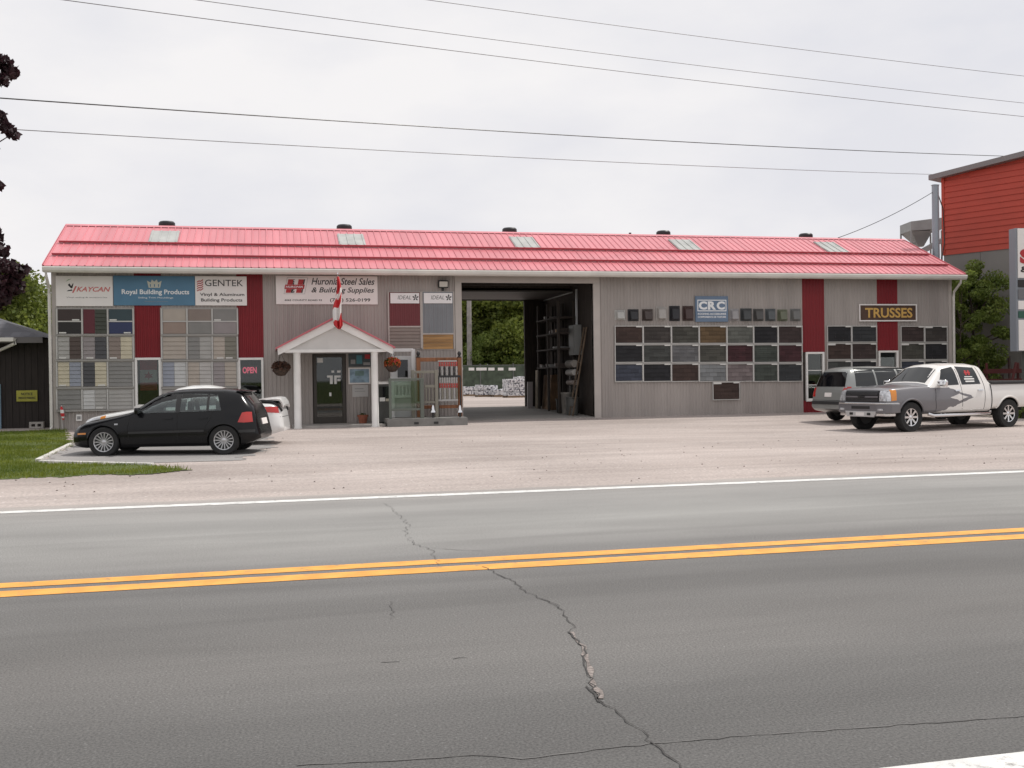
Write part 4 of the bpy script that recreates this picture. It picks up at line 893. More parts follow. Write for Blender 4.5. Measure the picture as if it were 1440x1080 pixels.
side_win = [(1.44, .915), (2.25, .92), (2.9, .935), (3.19, .945), (3.09, 1.265), (2.9, 1.29), (2.25, 1.31), (1.98, 1.28), (1.65, 1.10)]
tunnel = MB().prism([(GL/2-a, b_) for a, b_ in side_win], 1, -1.2, 1.2)
golf_paint = paint('black_car_paint', (.005, .005, .006), .18, .0); golf_paint.node_tree.nodes['Principled BSDF'].inputs['Specular IOR Level'].default_value = .32
golf = Car('hatchback_car', 'black five-door hatchback parked sideways beside the lawn', 'car', gp, GL, golf_paint, cuts=wells(GL, (.74, 3.25), .355, .31, .55, 1.2)+[tunnel])
g_ = golf
for d, sg in (('l', 1), ('r', -1)):
    g_.patch('window', G_car, d, [(1.42, .905), (1.7, .91), (2.0, .915), (2.23, .92)], [(1.45, .94), (1.67, 1.115), (1.99, 1.288), (2.23, 1.31)], .004, 5, 10, thick=.004)
    g_.patch('window', G_car, d, [(2.33, .92), (2.88, .935)], [(2.33, 1.31), (2.88, 1.29)], .004, 5, 6, thick=.004)
    g_.patch('window', G_car, d, [(2.93, .935), (3.20, .945)], [(2.93, 1.287), (3.10, 1.265)], .004, 5, 6, thick=.004)
    g_.patch('pillar', M_plast, d, [(2.23, .91), (2.33, .915)], [(2.23, 1.30), (2.33, 1.30)], .006, 6, 2); g_.patch('pillar', M_plast, d, [(2.88, .93), (2.93, .93)], [(2.88, 1.28), (2.93, 1.28)], .006, 6, 2)
    g_.line('door_seam', M_under, d, [(1.30, .86), (1.24, .58), (1.28, .30)], .005); g_.line('door_seam', M_under, d, [(2.28, .90), (2.28, .30)], .005); g_.line('door_seam', M_under, d, [(3.02, .93), (2.96, .76), (2.82, .52), (2.78, .30)], .005)
    g_.patch('side_moulding', M_plast, d, [(1.26, .48), (2.84, .50)], [(1.26, .525), (2.84, .545)], .012, 2, 12)
    for x in (2.10, 2.83): g_.patch('door_handle', golf_paint, d, [(x-.1, .77), (x+.08, .775)], [(x-.1, .80), (x+.08, .805)], .03, 1, 4, thick=.03)
    g_.patch('tail_lamp', M_tail, d, sq([(3.63, .69), (3.80, .68), (4.02, .69)]), sq([(3.74, .89), (3.85, .905), (3.98, .90)]), .008, 5, 6)
    g_.patch('side_marker', M_amber, d, [(.17, .47), (.36, .48)], [(.17, .505), (.36, .515)], .008, 2, 3)
    g_.patch('indicator', M_lens, d, [(.97, .67), (1.04, .67)], [(.97, .70), (1.04, .70)], .008, 2, 2)
    g_.patch('bumper_strip', M_plast, d, sq([(3.65, .47), (4.08, .47)]), sq([(3.65, .53), (4.08, .53)]), .012, 2, 5)
    g_.mirror(1.46, .96, sg, golf_paint); arch(g_, .74, .355, .31, golf_paint, d); arch(g_, 3.25, .355, .31, golf_paint, d)
    for x in (.74, 3.25): g_.wheel(x, sg, .315, .2, .76, .208, 15, .011)
    g_.line('roof_gutter', M_plast, d, [(2.0, 1.315), (2.3, 1.335), (3.2, 1.32)], .008, .0)
g_.patch('windscreen', M_cglass, 't', [(1.36, -.60), (1.36, .60)], [(1.90, -.52), (1.90, .52)], .005, 6, 8)
g_.patch('rear_window', M_cglass, 't', [(3.80, -.52), (3.80, .52)], [(3.605, -.48), (3.605, .48)], .008, 5, 8)
MB().prism([(GL/2-3.44, 1.355), (GL/2-3.66, 1.35), (GL/2-3.68, 1.33), (GL/2-3.56, 1.30)], 1, -.52, .52).obj('spoiler', golf_paint, g_.t, .01)
g_.patch('headlamp', M_lens, 'f', [(.36, .57), (.66, .57)], [(.38, .65), (.60, .66)], .01, 3, 5); g_.patch('headlamp', M_lens, 'f', [(-.66, .57), (-.36, .57)], [(-.60, .66), (-.38, .65)], .01, 3, 5)
g_.patch('licence_plate', M_sgn, 'b', [(-.26, .62), (.26, .62)], [(-.26, .75), (.26, .75)], .02, 2, 4)
MB().tube([(g_.X(3.38), 0, 1.34), (g_.X(3.55), 0, 1.50)], .006, 6).obj('antenna', M_plast, g_.t)
for y in (-.36, .36):       # seats seen through the side glass
    for x in (2.25, 3.05): bx('headrest', M_plast, g_.t, g_.X(x)-.05, g_.X(x)+.05, y-.13, y+.13, .90, 1.13, .03)
pf, pb = onG(146, 642), onG(315, 640.3); hd = math.atan2(pf.y-pb.y, pf.x-pb.x)
place(golf, 3.25, .84, .31, pb, hd, (pf-pb).length/2.51)

# ------------------------------------------------ white sedan behind it, boot lid ajar
WL = 4.75
wpz = dict(top=[(0, .50), (.03, .62), (.12, .71), (.5, .80), (1.1, .89), (1.35, .93), (2.2, 1.40), (2.5, 1.455), (2.9, 1.46), (3.2, 1.41), (3.88, 1.05), (4.45, 1.02), (4.65, .97), (4.72, .75), (4.75, .48)],
           belt=[(0, .44), (.1, .62), (.4, .76), (1.1, .88), (1.5, .92), (3.7, .97), (4.45, .94), (4.67, .80), (4.75, .45)], bot=[(0, .25), (.4, .18), (4.25, .2), (4.75, .32)],
           wmax=[(0, .55), (.06, .68), (.25, .79), (.6, .85), (4.15, .86), (4.5, .80), (4.7, .70), (4.75, .60)], wbelt=[(0, .5), (.25, .72), (.8, .80), (4.15, .81), (4.55, .74), (4.75, .56)],
           wtop=[(0, .4), (.3, .6), (1.3, .68), (2.2, .56), (3.1, .55), (3.9, .62), (4.55, .62), (4.75, .5)], zmid=[(0, .4), (.6, .55), (4.15, .6), (4.75, .42)], drop=[(0, .03), (1.3, .03), (2.2, .07), (3.2, .06), (3.95, .03), (4.75, .03)])
white_paint = paint('white_car_paint', (.72, .72, .71), .3, .6)
sed = Car('sedan_car', 'white sedan with a raised boot lid parked behind the black hatchback', 'car', wpz, WL, white_paint, cuts=wells(WL, (.95, 3.65), .35, .31, .52, 1.2))
for d, sg in (('l', 1), ('r', -1)):
    sed.patch('window', M_cglass, d, [(1.65, .93), (2.5, .955)], [(2.0, 1.25), (2.5, 1.33)], .005, 5, 8); sed.patch('window', M_cglass, d, [(2.58, .96), (3.3, .98)], [(2.58, 1.33), (3.05, 1.27)], .005, 5, 8)
    sed.line('door_seam', M_under, d, [(2.54, .94), (2.54, .3)], .005); sed.line('door_seam', M_under, d, [(1.5, .9), (1.45, .3)], .005); sed.line('door_seam', M_under, d, [(3.4, .97), (3.2, .55), (3.15, .3)], .005)
    for x in (2.4, 3.2): sed.patch('door_handle', white_paint, d, [(x-.1, .82), (x+.08, .82)], [(x-.1, .85), (x+.08, .85)], .03, 1, 3, thick=.03)
    sed.patch('tail_lamp', M_tail, d, [(4.25, .79), (4.45, .775), (4.65, .76)], [(4.29, .91), (4.45, .915), (4.62, .91)], .008, 4, 6)
    sed.patch('headlamp', M_lens, d, [(.10, .60), (.55, .69)], [(.14, .70), (.55, .79)], .008, 3, 6); sed.patch('indicator', M_amber, d, [(.5, .67), (.62, .70)], [(.5, .74), (.62, .77)], .01, 2, 3)
    sed.mirror(1.8, 1.02, sg, white_paint)
    for x in (.95, 3.65): sed.wheel(x, sg, .31, .2, .75, .2, 10, .016)
sed.patch('windscreen', M_cglass, 't', [(1.40, -.58), (1.40, .58)], [(2.1, -.48), (2.1, .48)], .005, 6, 8)
sed.patch('rear_window', M_cglass, 't', [(3.80, -.52), (3.80, .52)], [(3.26, -.46), (3.26, .46)], .006, 5, 8)
# raised boot lid: curved slab hinged below the rear window, dark seal under it
b = MB(); n = 8; prof = [(x+.15, z+.015) for x, z in [(3.74, 1.04), (3.95, 1.08), (4.2, 1.115), (4.42, 1.135), (4.52, 1.12), (4.57, 1.05), (4.60, .93)]]
for k, (x, z) in enumerate(prof):
    for j in range(n+1):
        y = lerp(-.63, .63, j/n); b.v.append((sed.X(x), y, z-.05*(y/.63)**4))
for k, (x, z) in enumerate(prof):
    for j in range(n+1):
        y = lerp(-.61, .61, j/n); b.v.append((sed.X(x-.02), y, z-.045-.05*(y/.63)**4))
m_ = len(prof)*(n+1)
for k in range(len(prof)-1):
    for j in range(n):
        q = (k*(n+1)+j, k*(n+1)+j+1, (k+1)*(n+1)+j+1, (k+1)*(n+1)+j); b.f += [q, tuple(i+m_ for i in reversed(q))]; b.mi += [0, 0]; b.smooth += [True, True]
per = [j for j in range(n+1)]+[k*(n+1)+n for k in range(1, len(prof))]+[(len(prof)-1)*(n+1)+j for j in range(n-1, -1, -1)]+[k*(n+1) for k in range(len(prof)-2, 0, -1)]
for u, v in zip(per, per[1:]+per[:1]): b.f.append((u, v, v+m_, u+m_)); b.mi.append(0); b.smooth.append(True)
b.obj('boot_lid', white_paint, sed.t)
for sg in (1, -1): MB().tube([(sed.X(3.93), sg*.6, 1.02), (sed.X(4.25), sg*.61, 1.06), (sed.X(4.47), sg*.615, 1.04), (sed.X(4.61), sg*.61, .95), (sed.X(4.71), sg*.56, .80)], .03, 8).obj('boot_seal', M_plast, sed.t)
MB().box(sed.X(4.55), sed.X(4.0), -.55, .55, 1.0, 1.055).obj('boot_opening', M_under, sed.t)
sed.patch('bumper_seam', M_under, 'b', [(-.66, .66), (.66, .66)], [(-.66, .67), (.66, .67)], .004, 1, 12)
pr_ = onG(332, 627); place(sed, 3.65, .83, .31, pr_, hd+R(3), 1.0)

# ------------------------------------------------ silver wagon (rear towards the camera), right
SL = 4.85
sp = dict(top=[(0, .62), (.04, .80), (.15, .92), (.9, 1.06), (1.3, 1.12), (2.0, 1.63), (2.4, 1.73), (3.2, 1.76), (4.2, 1.74), (4.45, 1.70), (4.56, 1.62), (4.74, 1.10), (4.80, .98), (4.83, .75), (4.85, .55)],
          belt=[(0, .55), (.1, .78), (.9, .95), (1.4, 1.03), (4.4, 1.08), (4.7, 1.04), (4.8, .9), (4.85, .5)], bot=[(0, .34), (.4, .26), (4.3, .28), (4.7, .36), (4.85, .42)],
          wmax=[(0, .62), (.08, .76), (.3, .88), (.6, .92), (4.4, .92), (4.7, .88), (4.82, .82), (4.85, .76)], wbelt=[(0, .58), (.1, .70), (.6, .86), (4.4, .87), (4.7, .83), (4.85, .72)],
          wtop=[(0, .5), (.3, .66), (1.3, .74), (2.0, .66), (4.3, .66), (4.6, .68), (4.75, .72), (4.85, .66)], zmid=[(0, .5), (.6, .66), (4.3, .68), (4.85, .5)], drop=[(0, .03), (1.3, .03), (2.0, .07), (4.5, .07), (4.75, .04), (4.85, .03)])
silver = paint('silver_car_paint', (.30, .31, .30), .32, .5, .35)
suv = Car('wagon_car', 'silver-grey wagon with dark rear glass parked behind the pickup truck', 'car', sp, SL, silver, cuts=wells(SL, (.95, 3.85), .39, .35, .56, 1.3))
for d, sg in (('l', 1), ('r', -1)):
    suv.patch('window', M_cglass, d, [(1.75, 1.08), (2.65, 1.10)], [(2.1, 1.56), (2.65, 1.64)], .005, 5, 8); suv.patch('window', M_cglass, d, [(2.73, 1.10), (3.55, 1.12)], [(2.73, 1.64), (3.55, 1.64)], .005, 5, 8); suv.patch('window', M_cglass, d, [(3.62, 1.12), (4.42, 1.13)], [(3.62, 1.64), (4.34, 1.60)], .005, 5, 8)
    suv.patch('tail_lamp', M_tail, d, [(4.58, .80), (4.80, .80)], [(4.58, 1.12), (4.72, 1.12)], .008, 5, 5)
    suv.line('door_seam', M_under, d, [(2.69, 1.07), (2.69, .36)], .005); suv.line('door_seam', M_under, d, [(3.6, 1.1), (3.5, .7), (3.42, .38)], .005); suv.line('roof_rail', M_plast, d, [(2.3, 1.66), (4.3, 1.66)], .016, .02)
    arch(suv, .95, .39, .35, silver, d); arch(suv, 3.85, .39, .35, silver, d)
    for x in (.95, 3.85): suv.wheel(x, sg, .35, .22, .80, .22, 6, .03)
    suv.mirror(1.8, 1.12, sg, silver)
suv.patch('windscreen', M_cglass, 't', [(1.4, -.62), (1.4, .62)], [(1.97, -.54), (1.97, .54)], .005, 6, 8)
suv.patch('rear_window', mat('privacy_glass', (.006, .006, .008), .05), 'b', [(-.68, 1.12), (.68, 1.12)], [(-.60, 1.58), (.60, 1.58)], .008, 6, 10)
for s_ in (1, -1): suv.patch('tail_lamp', M_tail, 'b', [(s_*.62, .80), (s_*.78, .80)], [(s_*.66, 1.08), (s_*.78, 1.08)], .010, 5, 3)
suv.patch('licence_plate', M_sgn, 'b', [(-.16, .80), (.16, .80)], [(-.16, .93), (.16, .93)], .015, 2, 4); suv.patch('bumper', M_plast, 'b', [(-.74, .56), (.74, .56)], [(-.74, .66), (.74, .66)], .03, 3, 12, thick=.05)
suv.line('tailgate_seam', M_under, 'b', [(-.76, .69), (.76, .69)], .006)
ps = onG(1176, 591.3); hs = R(9); place(suv, 3.85, .80, .35, ps, hs, .97, 1)

# ------------------------------------------------ pickup truck, grey front fading into white body
TL = 6.05
tp = dict(top=[(0, 1.08), (.02, 1.17), (.06, 1.225), (.2, 1.27), (1.0, 1.335), (1.52, 1.345), (1.58, 1.36), (2.22, 1.86), (2.4, 1.915), (2.9, 1.95), (3.6, 1.94), (3.86, 1.90), (3.93, 1.84), (4.03, 1.36), (4.05, 1.35), (6.0, 1.37), (6.05, 1.35)],
          belt=[(0, 1.02), (.08, 1.14), (.3, 1.20), (1.5, 1.25), (1.9, 1.25), (4.0, 1.26), (6.05, 1.26)], bot=[(0, .60), (.3, .56), (1.6, .52), (4.0, .52), (4.1, .58), (6.05, .62)],
          wmax=[(0, .90), (.04, .95), (.15, .98), (.4, 1.01), (6.0, 1.01), (6.05, .99)], wbelt=[(0, .86), (.1, .92), (.5, .95), (2.0, .955), (4.0, .955), (6.05, .965)],
          wtop=[(0, .80), (.3, .84), (1.5, .84), (2.2, .70), (2.6, .69), (3.8, .69), (3.95, .72), (4.05, .93), (6.05, .93)], zmid=[(0, .8), (.5, .92), (6.05, .95)], drop=[(0, .03), (1.5, .05), (2.2, .09), (3.8, .08), (4.05, .02), (6.05, .02)])
def truck_paint():
    m = bpy.data.materials.new('two_tone_truck_paint'); m.use_nodes = True; t = m.node_tree; l = t.links.new; b = t.nodes['Principled BSDF']
    tcn = t.nodes.new('ShaderNodeTexCoord'); s = t.nodes.new('ShaderNodeSeparateXYZ'); l(tcn.outputs['Object'], s.inputs[0])
    def M(op, a, b_, c=None):
        n = t.nodes.new('ShaderNodeMath'); n.operation = op
        for i, v in enumerate((a, b_, c)):
            if v is None: continue
            if isinstance(v, (int, float)): n.inputs[i].default_value = v
            else: l(v, n.inputs[i])
        return n.outputs[0]
    x = M('SUBTRACT', TL/2, s.outputs['X']); z = s.outputs['Z']; nz = nd(t, 'ShaderNodeTexNoise', Scale=5., Detail=2.); l(tcn.outputs['Object'], nz.inputs['Vector'])
    wob = M('MULTIPLY_ADD', nz.outputs['Fac'], .16, -.08); az = M('ABSOLUTE', M('SUBTRACT', z, .94), 0.); az = M('ADD', az, wob)
    lim = M('MULTIPLY_ADD', az, -3.6, 3.35); g1 = M('LESS_THAN', x, lim); hood = M('MULTIPLY', M('GREATER_THAN', z, 1.14), M('LESS_THAN', x, 1.62)); low = M('LESS_THAN', x, 1.35)
    g = M('MAXIMUM', M('MAXIMUM', M('MULTIPLY', g1, M('LESS_THAN', z, 1.24)), hood), low)
    iz = M('ABSOLUTE', M('SUBTRACT', z, .95), 0.); ix = M('ABSOLUTE', M('SUBTRACT', x, 2.72), 0.)
    ins = M('LESS_THAN', M('MULTIPLY_ADD', ix, .26, M('ADD', iz, M('MULTIPLY', wob, .5))), .095); g = M('MULTIPLY', g, M('SUBTRACT', 1., ins))
    mx = t.nodes.new('ShaderNodeMix'); mx.data_type = 'RGBA'; l(g, mx.inputs['Factor']); mx.inputs['A'].default_value = (.74, .72, .69, 1); mx.inputs['B'].default_value = (.15, .145, .155, 1)
    l(mx.outputs['Result'], b.inputs['Base Color']); b.inputs['Roughness'].default_value = .3; b.inputs['Coat Weight'].default_value = .6; b.inputs['Coat Roughness'].default_value = .06; return m
MT = truck_paint(); M_tg = paint('truck_grey', (.14, .135, .145), .3, .6); M_tw = paint('truck_white', (.74, .72, .69), .3, .6)
trk = Car('pickup_truck', 'crew cab pickup truck, grey in front fading to white with a flame stripe', 'truck', tp, TL, MT, smooth=.02, cuts=wells(TL, (.86, 4.76), .50, .44, .62, 1.4))
for d, sg in (('l', 1), ('r', -1)):
    trk.patch('window', M_cglass, d, [(1.98, 1.29), (2.78, 1.31)], [(2.32, 1.76), (2.78, 1.83)], .005, 6, 8); wn = trk.patch('window', M_cglass, d, [(2.90, 1.31), (3.66, 1.32)], [(2.90, 1.84), (3.60, 1.80)], .005, 6, 8)
    trk.patch('door_seam', M_under, d, [(2.835, .60), (2.85, .60)], [(2.835, 1.86), (2.85, 1.86)], .002, 12, 1); trk.line('door_seam', M_under, d, [(1.82, 1.2), (1.78, .9), (1.82, .56)], .006); trk.line('door_seam', M_under, d, [(3.72, 1.8), (3.78, 1.3), (3.76, .95), (3.72, .58)], .006)
    trk.line('bed_gap', M_under, d, [(4.03, 1.30), (4.03, .60)], .016, .0)
    for x in (2.68, 3.60): trk.patch('door_handle', M_chrome, d, [(x-.12, 1.12), (x+.08, 1.125)], [(x-.12, 1.16), (x+.08, 1.165)], .035, 1, 4, thick=.03)
    arch(trk, .86, .50, .44, M_tg, d, .03); arch(trk, 4.76, .50, .44, M_tw, d, .03)
    MB().tube([(trk.X(1.5), sg*.98, .50), (trk.X(1.62), sg*1.06, .45), (trk.X(3.85), sg*1.06, .45), (trk.X(3.98), sg*.98, .50)], .045, 10).obj('side_step', M_chrome, trk.t)
    for x in (1.9, 3.5): MB().tube([(trk.X(x), sg*.7, .56), (trk.X(x), sg*1.05, .46)], .025, 6).obj('step_bracket', M_black, trk.t)
    trk.patch('headlamp', M_lens, d, [(.015, .89), (.12, .89)], [(.03, 1.18), (.14, 1.20)], .01, 5, 4); trk.patch('indicator', M_amber, d, [(.13, .89), (.30, .91)], [(.15, 1.20), (.34, 1.20)], .01, 5, 3)
    m_ = trk.mirror(1.98, 1.36, sg, M_chrome, (.14, .27, .20))
    for x in (.86, 4.76): trk.wheel(x, sg, .425, .28, .86, .25, 8, .03, M_chrome)
    if sg == 1:
        text_px = [(3.08, 3.44, 1.38, 1.42), (3.06, 3.46, 1.45, 1.49), (3.10, 3.42, 1.52, 1.545)]
        for (x0, x1, z0, z1) in text_px: trk.patch('decal', M_sticker, d, [(x0, z0), (x1, z0)], [(x0, z1), (x1, z1)], .008, 1, 4, wn, .004)
        for k in range(2): trk.patch('decal', M_inkr, d, [(3.16+.12*k, 1.58), (3.23+.12*k, 1.58)], [(3.18+.12*k, 1.72), (3.25+.12*k, 1.72)], .008, 2, 2, wn, .004)
        trk.patch('decal', M_inkr, d, [(3.14, 1.63), (3.38, 1.63)], [(3.15, 1.67), (3.39, 1.67)], .009, 1, 3, wn, .004)
trk.patch('windscreen', M_cglass, 't', [(1.66, -.72), (1.66, .72)], [(2.19, -.62), (2.19, .62)], .005, 6, 10)
for y in (-.4, .15): MB().tube([(trk.X(1.62), y, 1.36), (trk.X(1.72), y+.25, 1.42), (trk.X(1.74), y+.45, 1.44)], .01, 6).obj('wiper', M_plast, trk.t)
M_grille = mat('grille_dark', (.02, .02, .022), .35, .3)
gr = trk.patch('grille', M_grille, 'f', [(-.64, .87), (.64, .87)], [(-.64, 1.185), (.64, 1.185)], .02, 3, 6, thick=.03, flat=True)
trk.patch('grille_bar', M_tg, 'f', [(-.62, .985), (.62, .985)], [(-.62, 1.035), (.62, 1.035)], .04, 1, 6, gr, .03, True)
for z in (.90, .94, 1.07, 1.11, 1.15): trk.patch('grille_bar', mat('grille_bar_grey', (.10, .10, .105), .4, .5), 'f', [(-.6, z), (.6, z)], [(-.6, z+.014), (.6, z+.014)], .03, 1, 6, gr, .02, True)
MB().prism([(-.14, 1.03), (-.04, 1.03), (-.04, 1.05), (.04, 1.05), (.04, 1.03), (.14, 1.03), (.12, .99), (.04, .99), (.04, .97), (-.04, .97), (-.04, .99), (-.12, .99)], 0, trk.L/2+.025, trk.L/2+.055).obj('emblem', M_black, gr)
for s_ in (1, -1): trk.patch('headlamp', M_lens, 'f', [(s_*.67, .89), (s_*.90, .89)], [(s_*.67, 1.18), (s_*.86, 1.18)], .02, 4, 4, None, .02)
# bumper
def bump(name, m, z0, z1, proud, w_=1.0, back=.55):
    pts = [(TL/2-back, w_), (TL/2-.1, w_), (TL/2+proud*.5, w_*.9), (TL/2+proud, w_*.6), (TL/2+proud, -w_*.6), (TL/2+proud*.5, -w_*.9), (TL/2-.1, -w_), (TL/2-back, -w_), (TL/2-back, -w_+.05), (TL/2-.14, -w_+.06), (TL/2-.14, w_-.06), (TL/2-back, w_-.05)]
    return MB().prism(pts, 2, z0, z1).obj(name, m, trk.t, .015)
fb = bump('bumper', M_tg, .56, .80, .08, 1.02, .42); bump('bumper_trim', M_chrome, .80, .845, .10, 1.0, .42); bump('bumper_lip', M_chrome, .465, .555, .05, .96, .3)
MB().prism([(-.52, .44), (.52, .44), (.60, .60), (-.60, .60)], 0, TL/2+.05, TL/2+.10).obj('skid_plate', mat('skid_silver', (.55, .55, .55), .35, .4), trk.t, .01)
for s_ in (1, -1): bx('tow_hook', M_black, trk.t, TL/2+.07, TL/2+.12, s_*.34-.06, s_*.34+.06, .49, .56, .01); bx('fog_lamp', M_lens, trk.t, TL/2+.01, TL/2+.075, s_*.74-.1, s_*.74+.1, .62, .68, .01)
bx('air_intake', M_black, trk.t, TL/2+.05, TL/2+.086, -.36, .36, .66, .75, .01); bx('licence_plate', M_sgn, trk.t, TL/2+.09, TL/2+.108, -.16, .16, .47, .57)
MB().box(-TL/2+.06, TL/2-4.1, -.88, .88, 1.345, 1.395).obj('bed_cover', M_black, trk.t, .015)
for sg in (1, -1): bx('bed_rail', M_plast, trk.t, -TL/2+.02, TL/2-4.06, sg*.955-.035, sg*.955+.035, 1.30, 1.375, .01)
for x in (.86, 4.76): MB().tube([(trk.X(x), -.8, .42), (trk.X(x), .8, .42)], .07, 10).obj('axle', M_under, trk.t)
MB().box(trk.X(5.9), trk.X(.5), -.5, .5, .48, .60).obj('chassis', M_under, trk.t)
for sg in (1, -1): trk.patch('tail_lamp', M_tail, 'l' if sg > 0 else 'r', [(5.92, .95), (6.03, .95)], [(5.92, 1.27), (6.03, 1.27)], .01, 4, 2)
pt0 = onZ(1282, 608, -.05); 
best = None
for k in range(400):      # rear wheel ray: same wheelbase, heading from the picture
    a_ = R(1+k*.06); q = pt0+Vector((math.cos(a_), math.sin(a_), 0))*3.9*.97
    d_ = q-CAM; u = 720+FPX*d_.dot(CR)/d_.dot(_fw)
    if best is None or abs(u-1419) < best[0]: best = (abs(u-1419), a_)
place(trk, .86, .98, .42, pt0, PI+best[1], .97)
trk.t.location.z = -.05+.0

# ================================================================== THINGS AT THE ENTRANCE
M_terra = mat('terracotta', (.33, .11, .065), .8, 0, .15, 8, .2, 40); M_basket = mat('basket_brown', (.06, .04, .03), .95, 0, .4, 20)
def blobs(n, c, r, seed, size, flat=.7):
    q = np.random.default_rng(seed); d = q.normal(size=(n, 3)); d /= np.linalg.norm(d, axis=1)[:, None]; p = d*(q.random((n, 1))**.33)*np.array(r)+np.array(c)
    a = q.normal(size=(n, 3)); a /= np.linalg.norm(a, axis=1)[:, None]; b_ = np.cross(a, q.normal(size=(n, 3))); b_ /= np.linalg.norm(b_, axis=1)[:, None]
    s = size*(.6+.8*q.random((n, 1))); return np.stack([p-a*s-b_*s*flat*.3, p+b_*s*flat, p+a*s, p-b_*s*flat], 1).reshape(-1, 3), np.arange(4*n).reshape(-1, 4)
def leafmesh(name, parts, m):
    V = []; F = []; k = 0
    for v, f in parts: V.append(v); F.append(f+k); k += len(v)
    V = np.concatenate(V); F = np.concatenate(F); me = bpy.data.meshes.new(name); me.vertices.add(len(V)); me.vertices.foreach_set('co', V.ravel()); me.loops.add(F.size); me.loops.foreach_set('vertex_index', F.ravel().astype(np.int32))
    me.polygons.add(len(F)); me.polygons.foreach_set('loop_start', np.arange(0, F.size, 4, dtype=np.int32)); me.update(calc_edges=True); me.validate(); me.materials.append(m); return me
M_leaf = leafmat('leaf_green', (.035, .06, .012), (.11, .15, .03), 1.5)
def basket(label, px, Y, cols, seed, hang):
    x0, x1, z0, z1 = rect(*px, Y=Y); hx = (x1-x0)/2; h = z1-z0; t = thing('hanging_basket', label, 'hanging basket', ((x0+x1)/2, Y, z0), 0, 'hanging baskets at the porch')
    MB().lathe([(.0, 0), (hx*.45, .02), (hx*.75, h*.3), (hx*.82, h*.52), (hx*.74, h*.52)], 16).obj('basket', M_basket, t)
    for i, (m, n, sz) in enumerate(cols): link('flowers' if i else 'foliage', leafmesh('blooms', [blobs(n, (0, 0, h*.62), (hx*.98, hx*.9, h*.42), seed+i, sz)], m), t)
    b = MB()
    for k in range(3): an = k*2.1; b.tube([(math.cos(an)*hx*.75, math.sin(an)*hx*.75, h*.5), (0, 0, hang-z0)], .006, 5)
    b.obj('wires', M_black, t)
M_or = leafmat('bloom_orange', (.45, .09, .03), (.62, .20, .06), 8); M_dk = leafmat('bloom_dry', (.085, .045, .03), (.15, .075, .05), 8); M_rd = leafmat('bloom_red', (.35, .03, .03), (.5, .08, .06), 8)
basket('hanging basket of dried brown flowers left of the porch', (381, 509, 408.5, 529), 31.5, [(M_dk, 500, .05), (M_basket, 120, .05)], 3, zev-.1)
basket('hanging basket of orange flowers right of the porch', (539.5, 503.5, 563.5, 523.5), 31.5, [(M_leaf, 160, .05), (M_or, 420, .045), (M_rd, 160, .045)], 9, zev-.1)
p = onG(509.5, 596); t = thing('flower_pot', 'terracotta flower pot standing by the right porch post', 'flower pot', (p.x, 32.55, .245))
MB().lathe([(.0, 0), (.115, 0), (.15, .2), (.17, .2), (.175, .26), (.15, .26), (.145, .22), (0, .215)], 20).obj('pot', M_terra, t); link('plant', leafmesh('plant', [blobs(60, (0, 0, .27), (.11, .11, .05), 5, .03)], M_leaf), t)
# limp flag on a short pole from the porch peak
fx, fy = onY(475.5, 420, 30.75).x, 30.75; ztip = onY(476, 386, fy).z; zb = onY(476, 462, fy).z
t = thing('porch_flag', 'limp red and white flag hanging from a pole at the porch peak', 'flag', (cxp, PYF-.1, zpk-.1))
o_ = t.location
MB().tube([(0, .06, -.02), (fx-o_.x, fy-o_.y, ztip-o_.z)], .016, 8, r2=.012).obj('flag_pole', M_alu, t); MB().lathe([(0, -.03), (.025, -.01), (.025, .02), (0, .04)], 10, 2, (fx-o_.x, fy-o_.y, ztip-o_.z+.02)).obj('finial', M_chrome, t)
def flag_cloth():
    b = MB(); nz, nx = 46, 18; H = ztip-zb
    for i in range(nz+1):
        u = i/nz; z = ztip-.06-(H-.06)*u; wdt = lerp(.03, .135, min(1, u*1.6)) if u < .93 else lerp(.135, .05, (u-.93)/.07)
        for j in range(nx+1):
            v = j/nx; ph = v*4.2*PI+u*2.2; b.v.append((fx-o_.x+(v-.5)*2*wdt*.95+.018*math.sin(ph*.5+u*5)+.02*math.sin(u*7), fy-o_.y+.07*math.sin(ph)*min(1, .25+u), z-o_.z-.04*math.sin(v*PI)*u))
    for i in range(nz):
        for j in range(nx):
            u, v = (i+.5)/nz, (j+.5)/nx; w_ = u+.16*(v-.5)+.03*math.sin(v*9); k = i*(nx+1)+j
            red = w_ < .30 or .40 < w_ < .56 and v < .95-(w_-.4) or w_ > .80; b.f.append((k, k+1, k+nx+2, k+nx+1)); b.mi.append(0 if red else 1); b.smooth.append(True)
    o = b.obj('cloth', [M_fr, M_fw], t); s = o.modifiers.new('thick', 'SOLIDIFY'); s.thickness = .004; return o
flag_cloth()
# small flag leaning at the left corner
p = onG(86, 603); t = thing('small_flag', 'small furled red and white flag at the left corner of the store', 'flag', (XL+.22, YW-.12, ground(XL, YW)))
MB().tube([(0, .09, 0), (0, -.0, .75)], .01, 6).obj('stick', M_wt, t)
b = MB()
for i in range(9):
    z = .72-.05*i; r_ = .02+.035*math.sin(i/8*PI); 
    for j in range(8): an = j*PI/4; b.v.append((math.cos(an)*r_+.01*i*.6, math.sin(an)*r_*.7-.01, z))
for i in range(8):
    for j in range(8): b.f.append((i*8+j, i*8+(j+1) % 8, (i+1)*8+(j+1) % 8, (i+1)*8+j)); b.mi.append(1 if i in (2, 3, 6) else 0); b.smooth.append(True)
b.obj('cloth', [M_fr, M_fw], t)
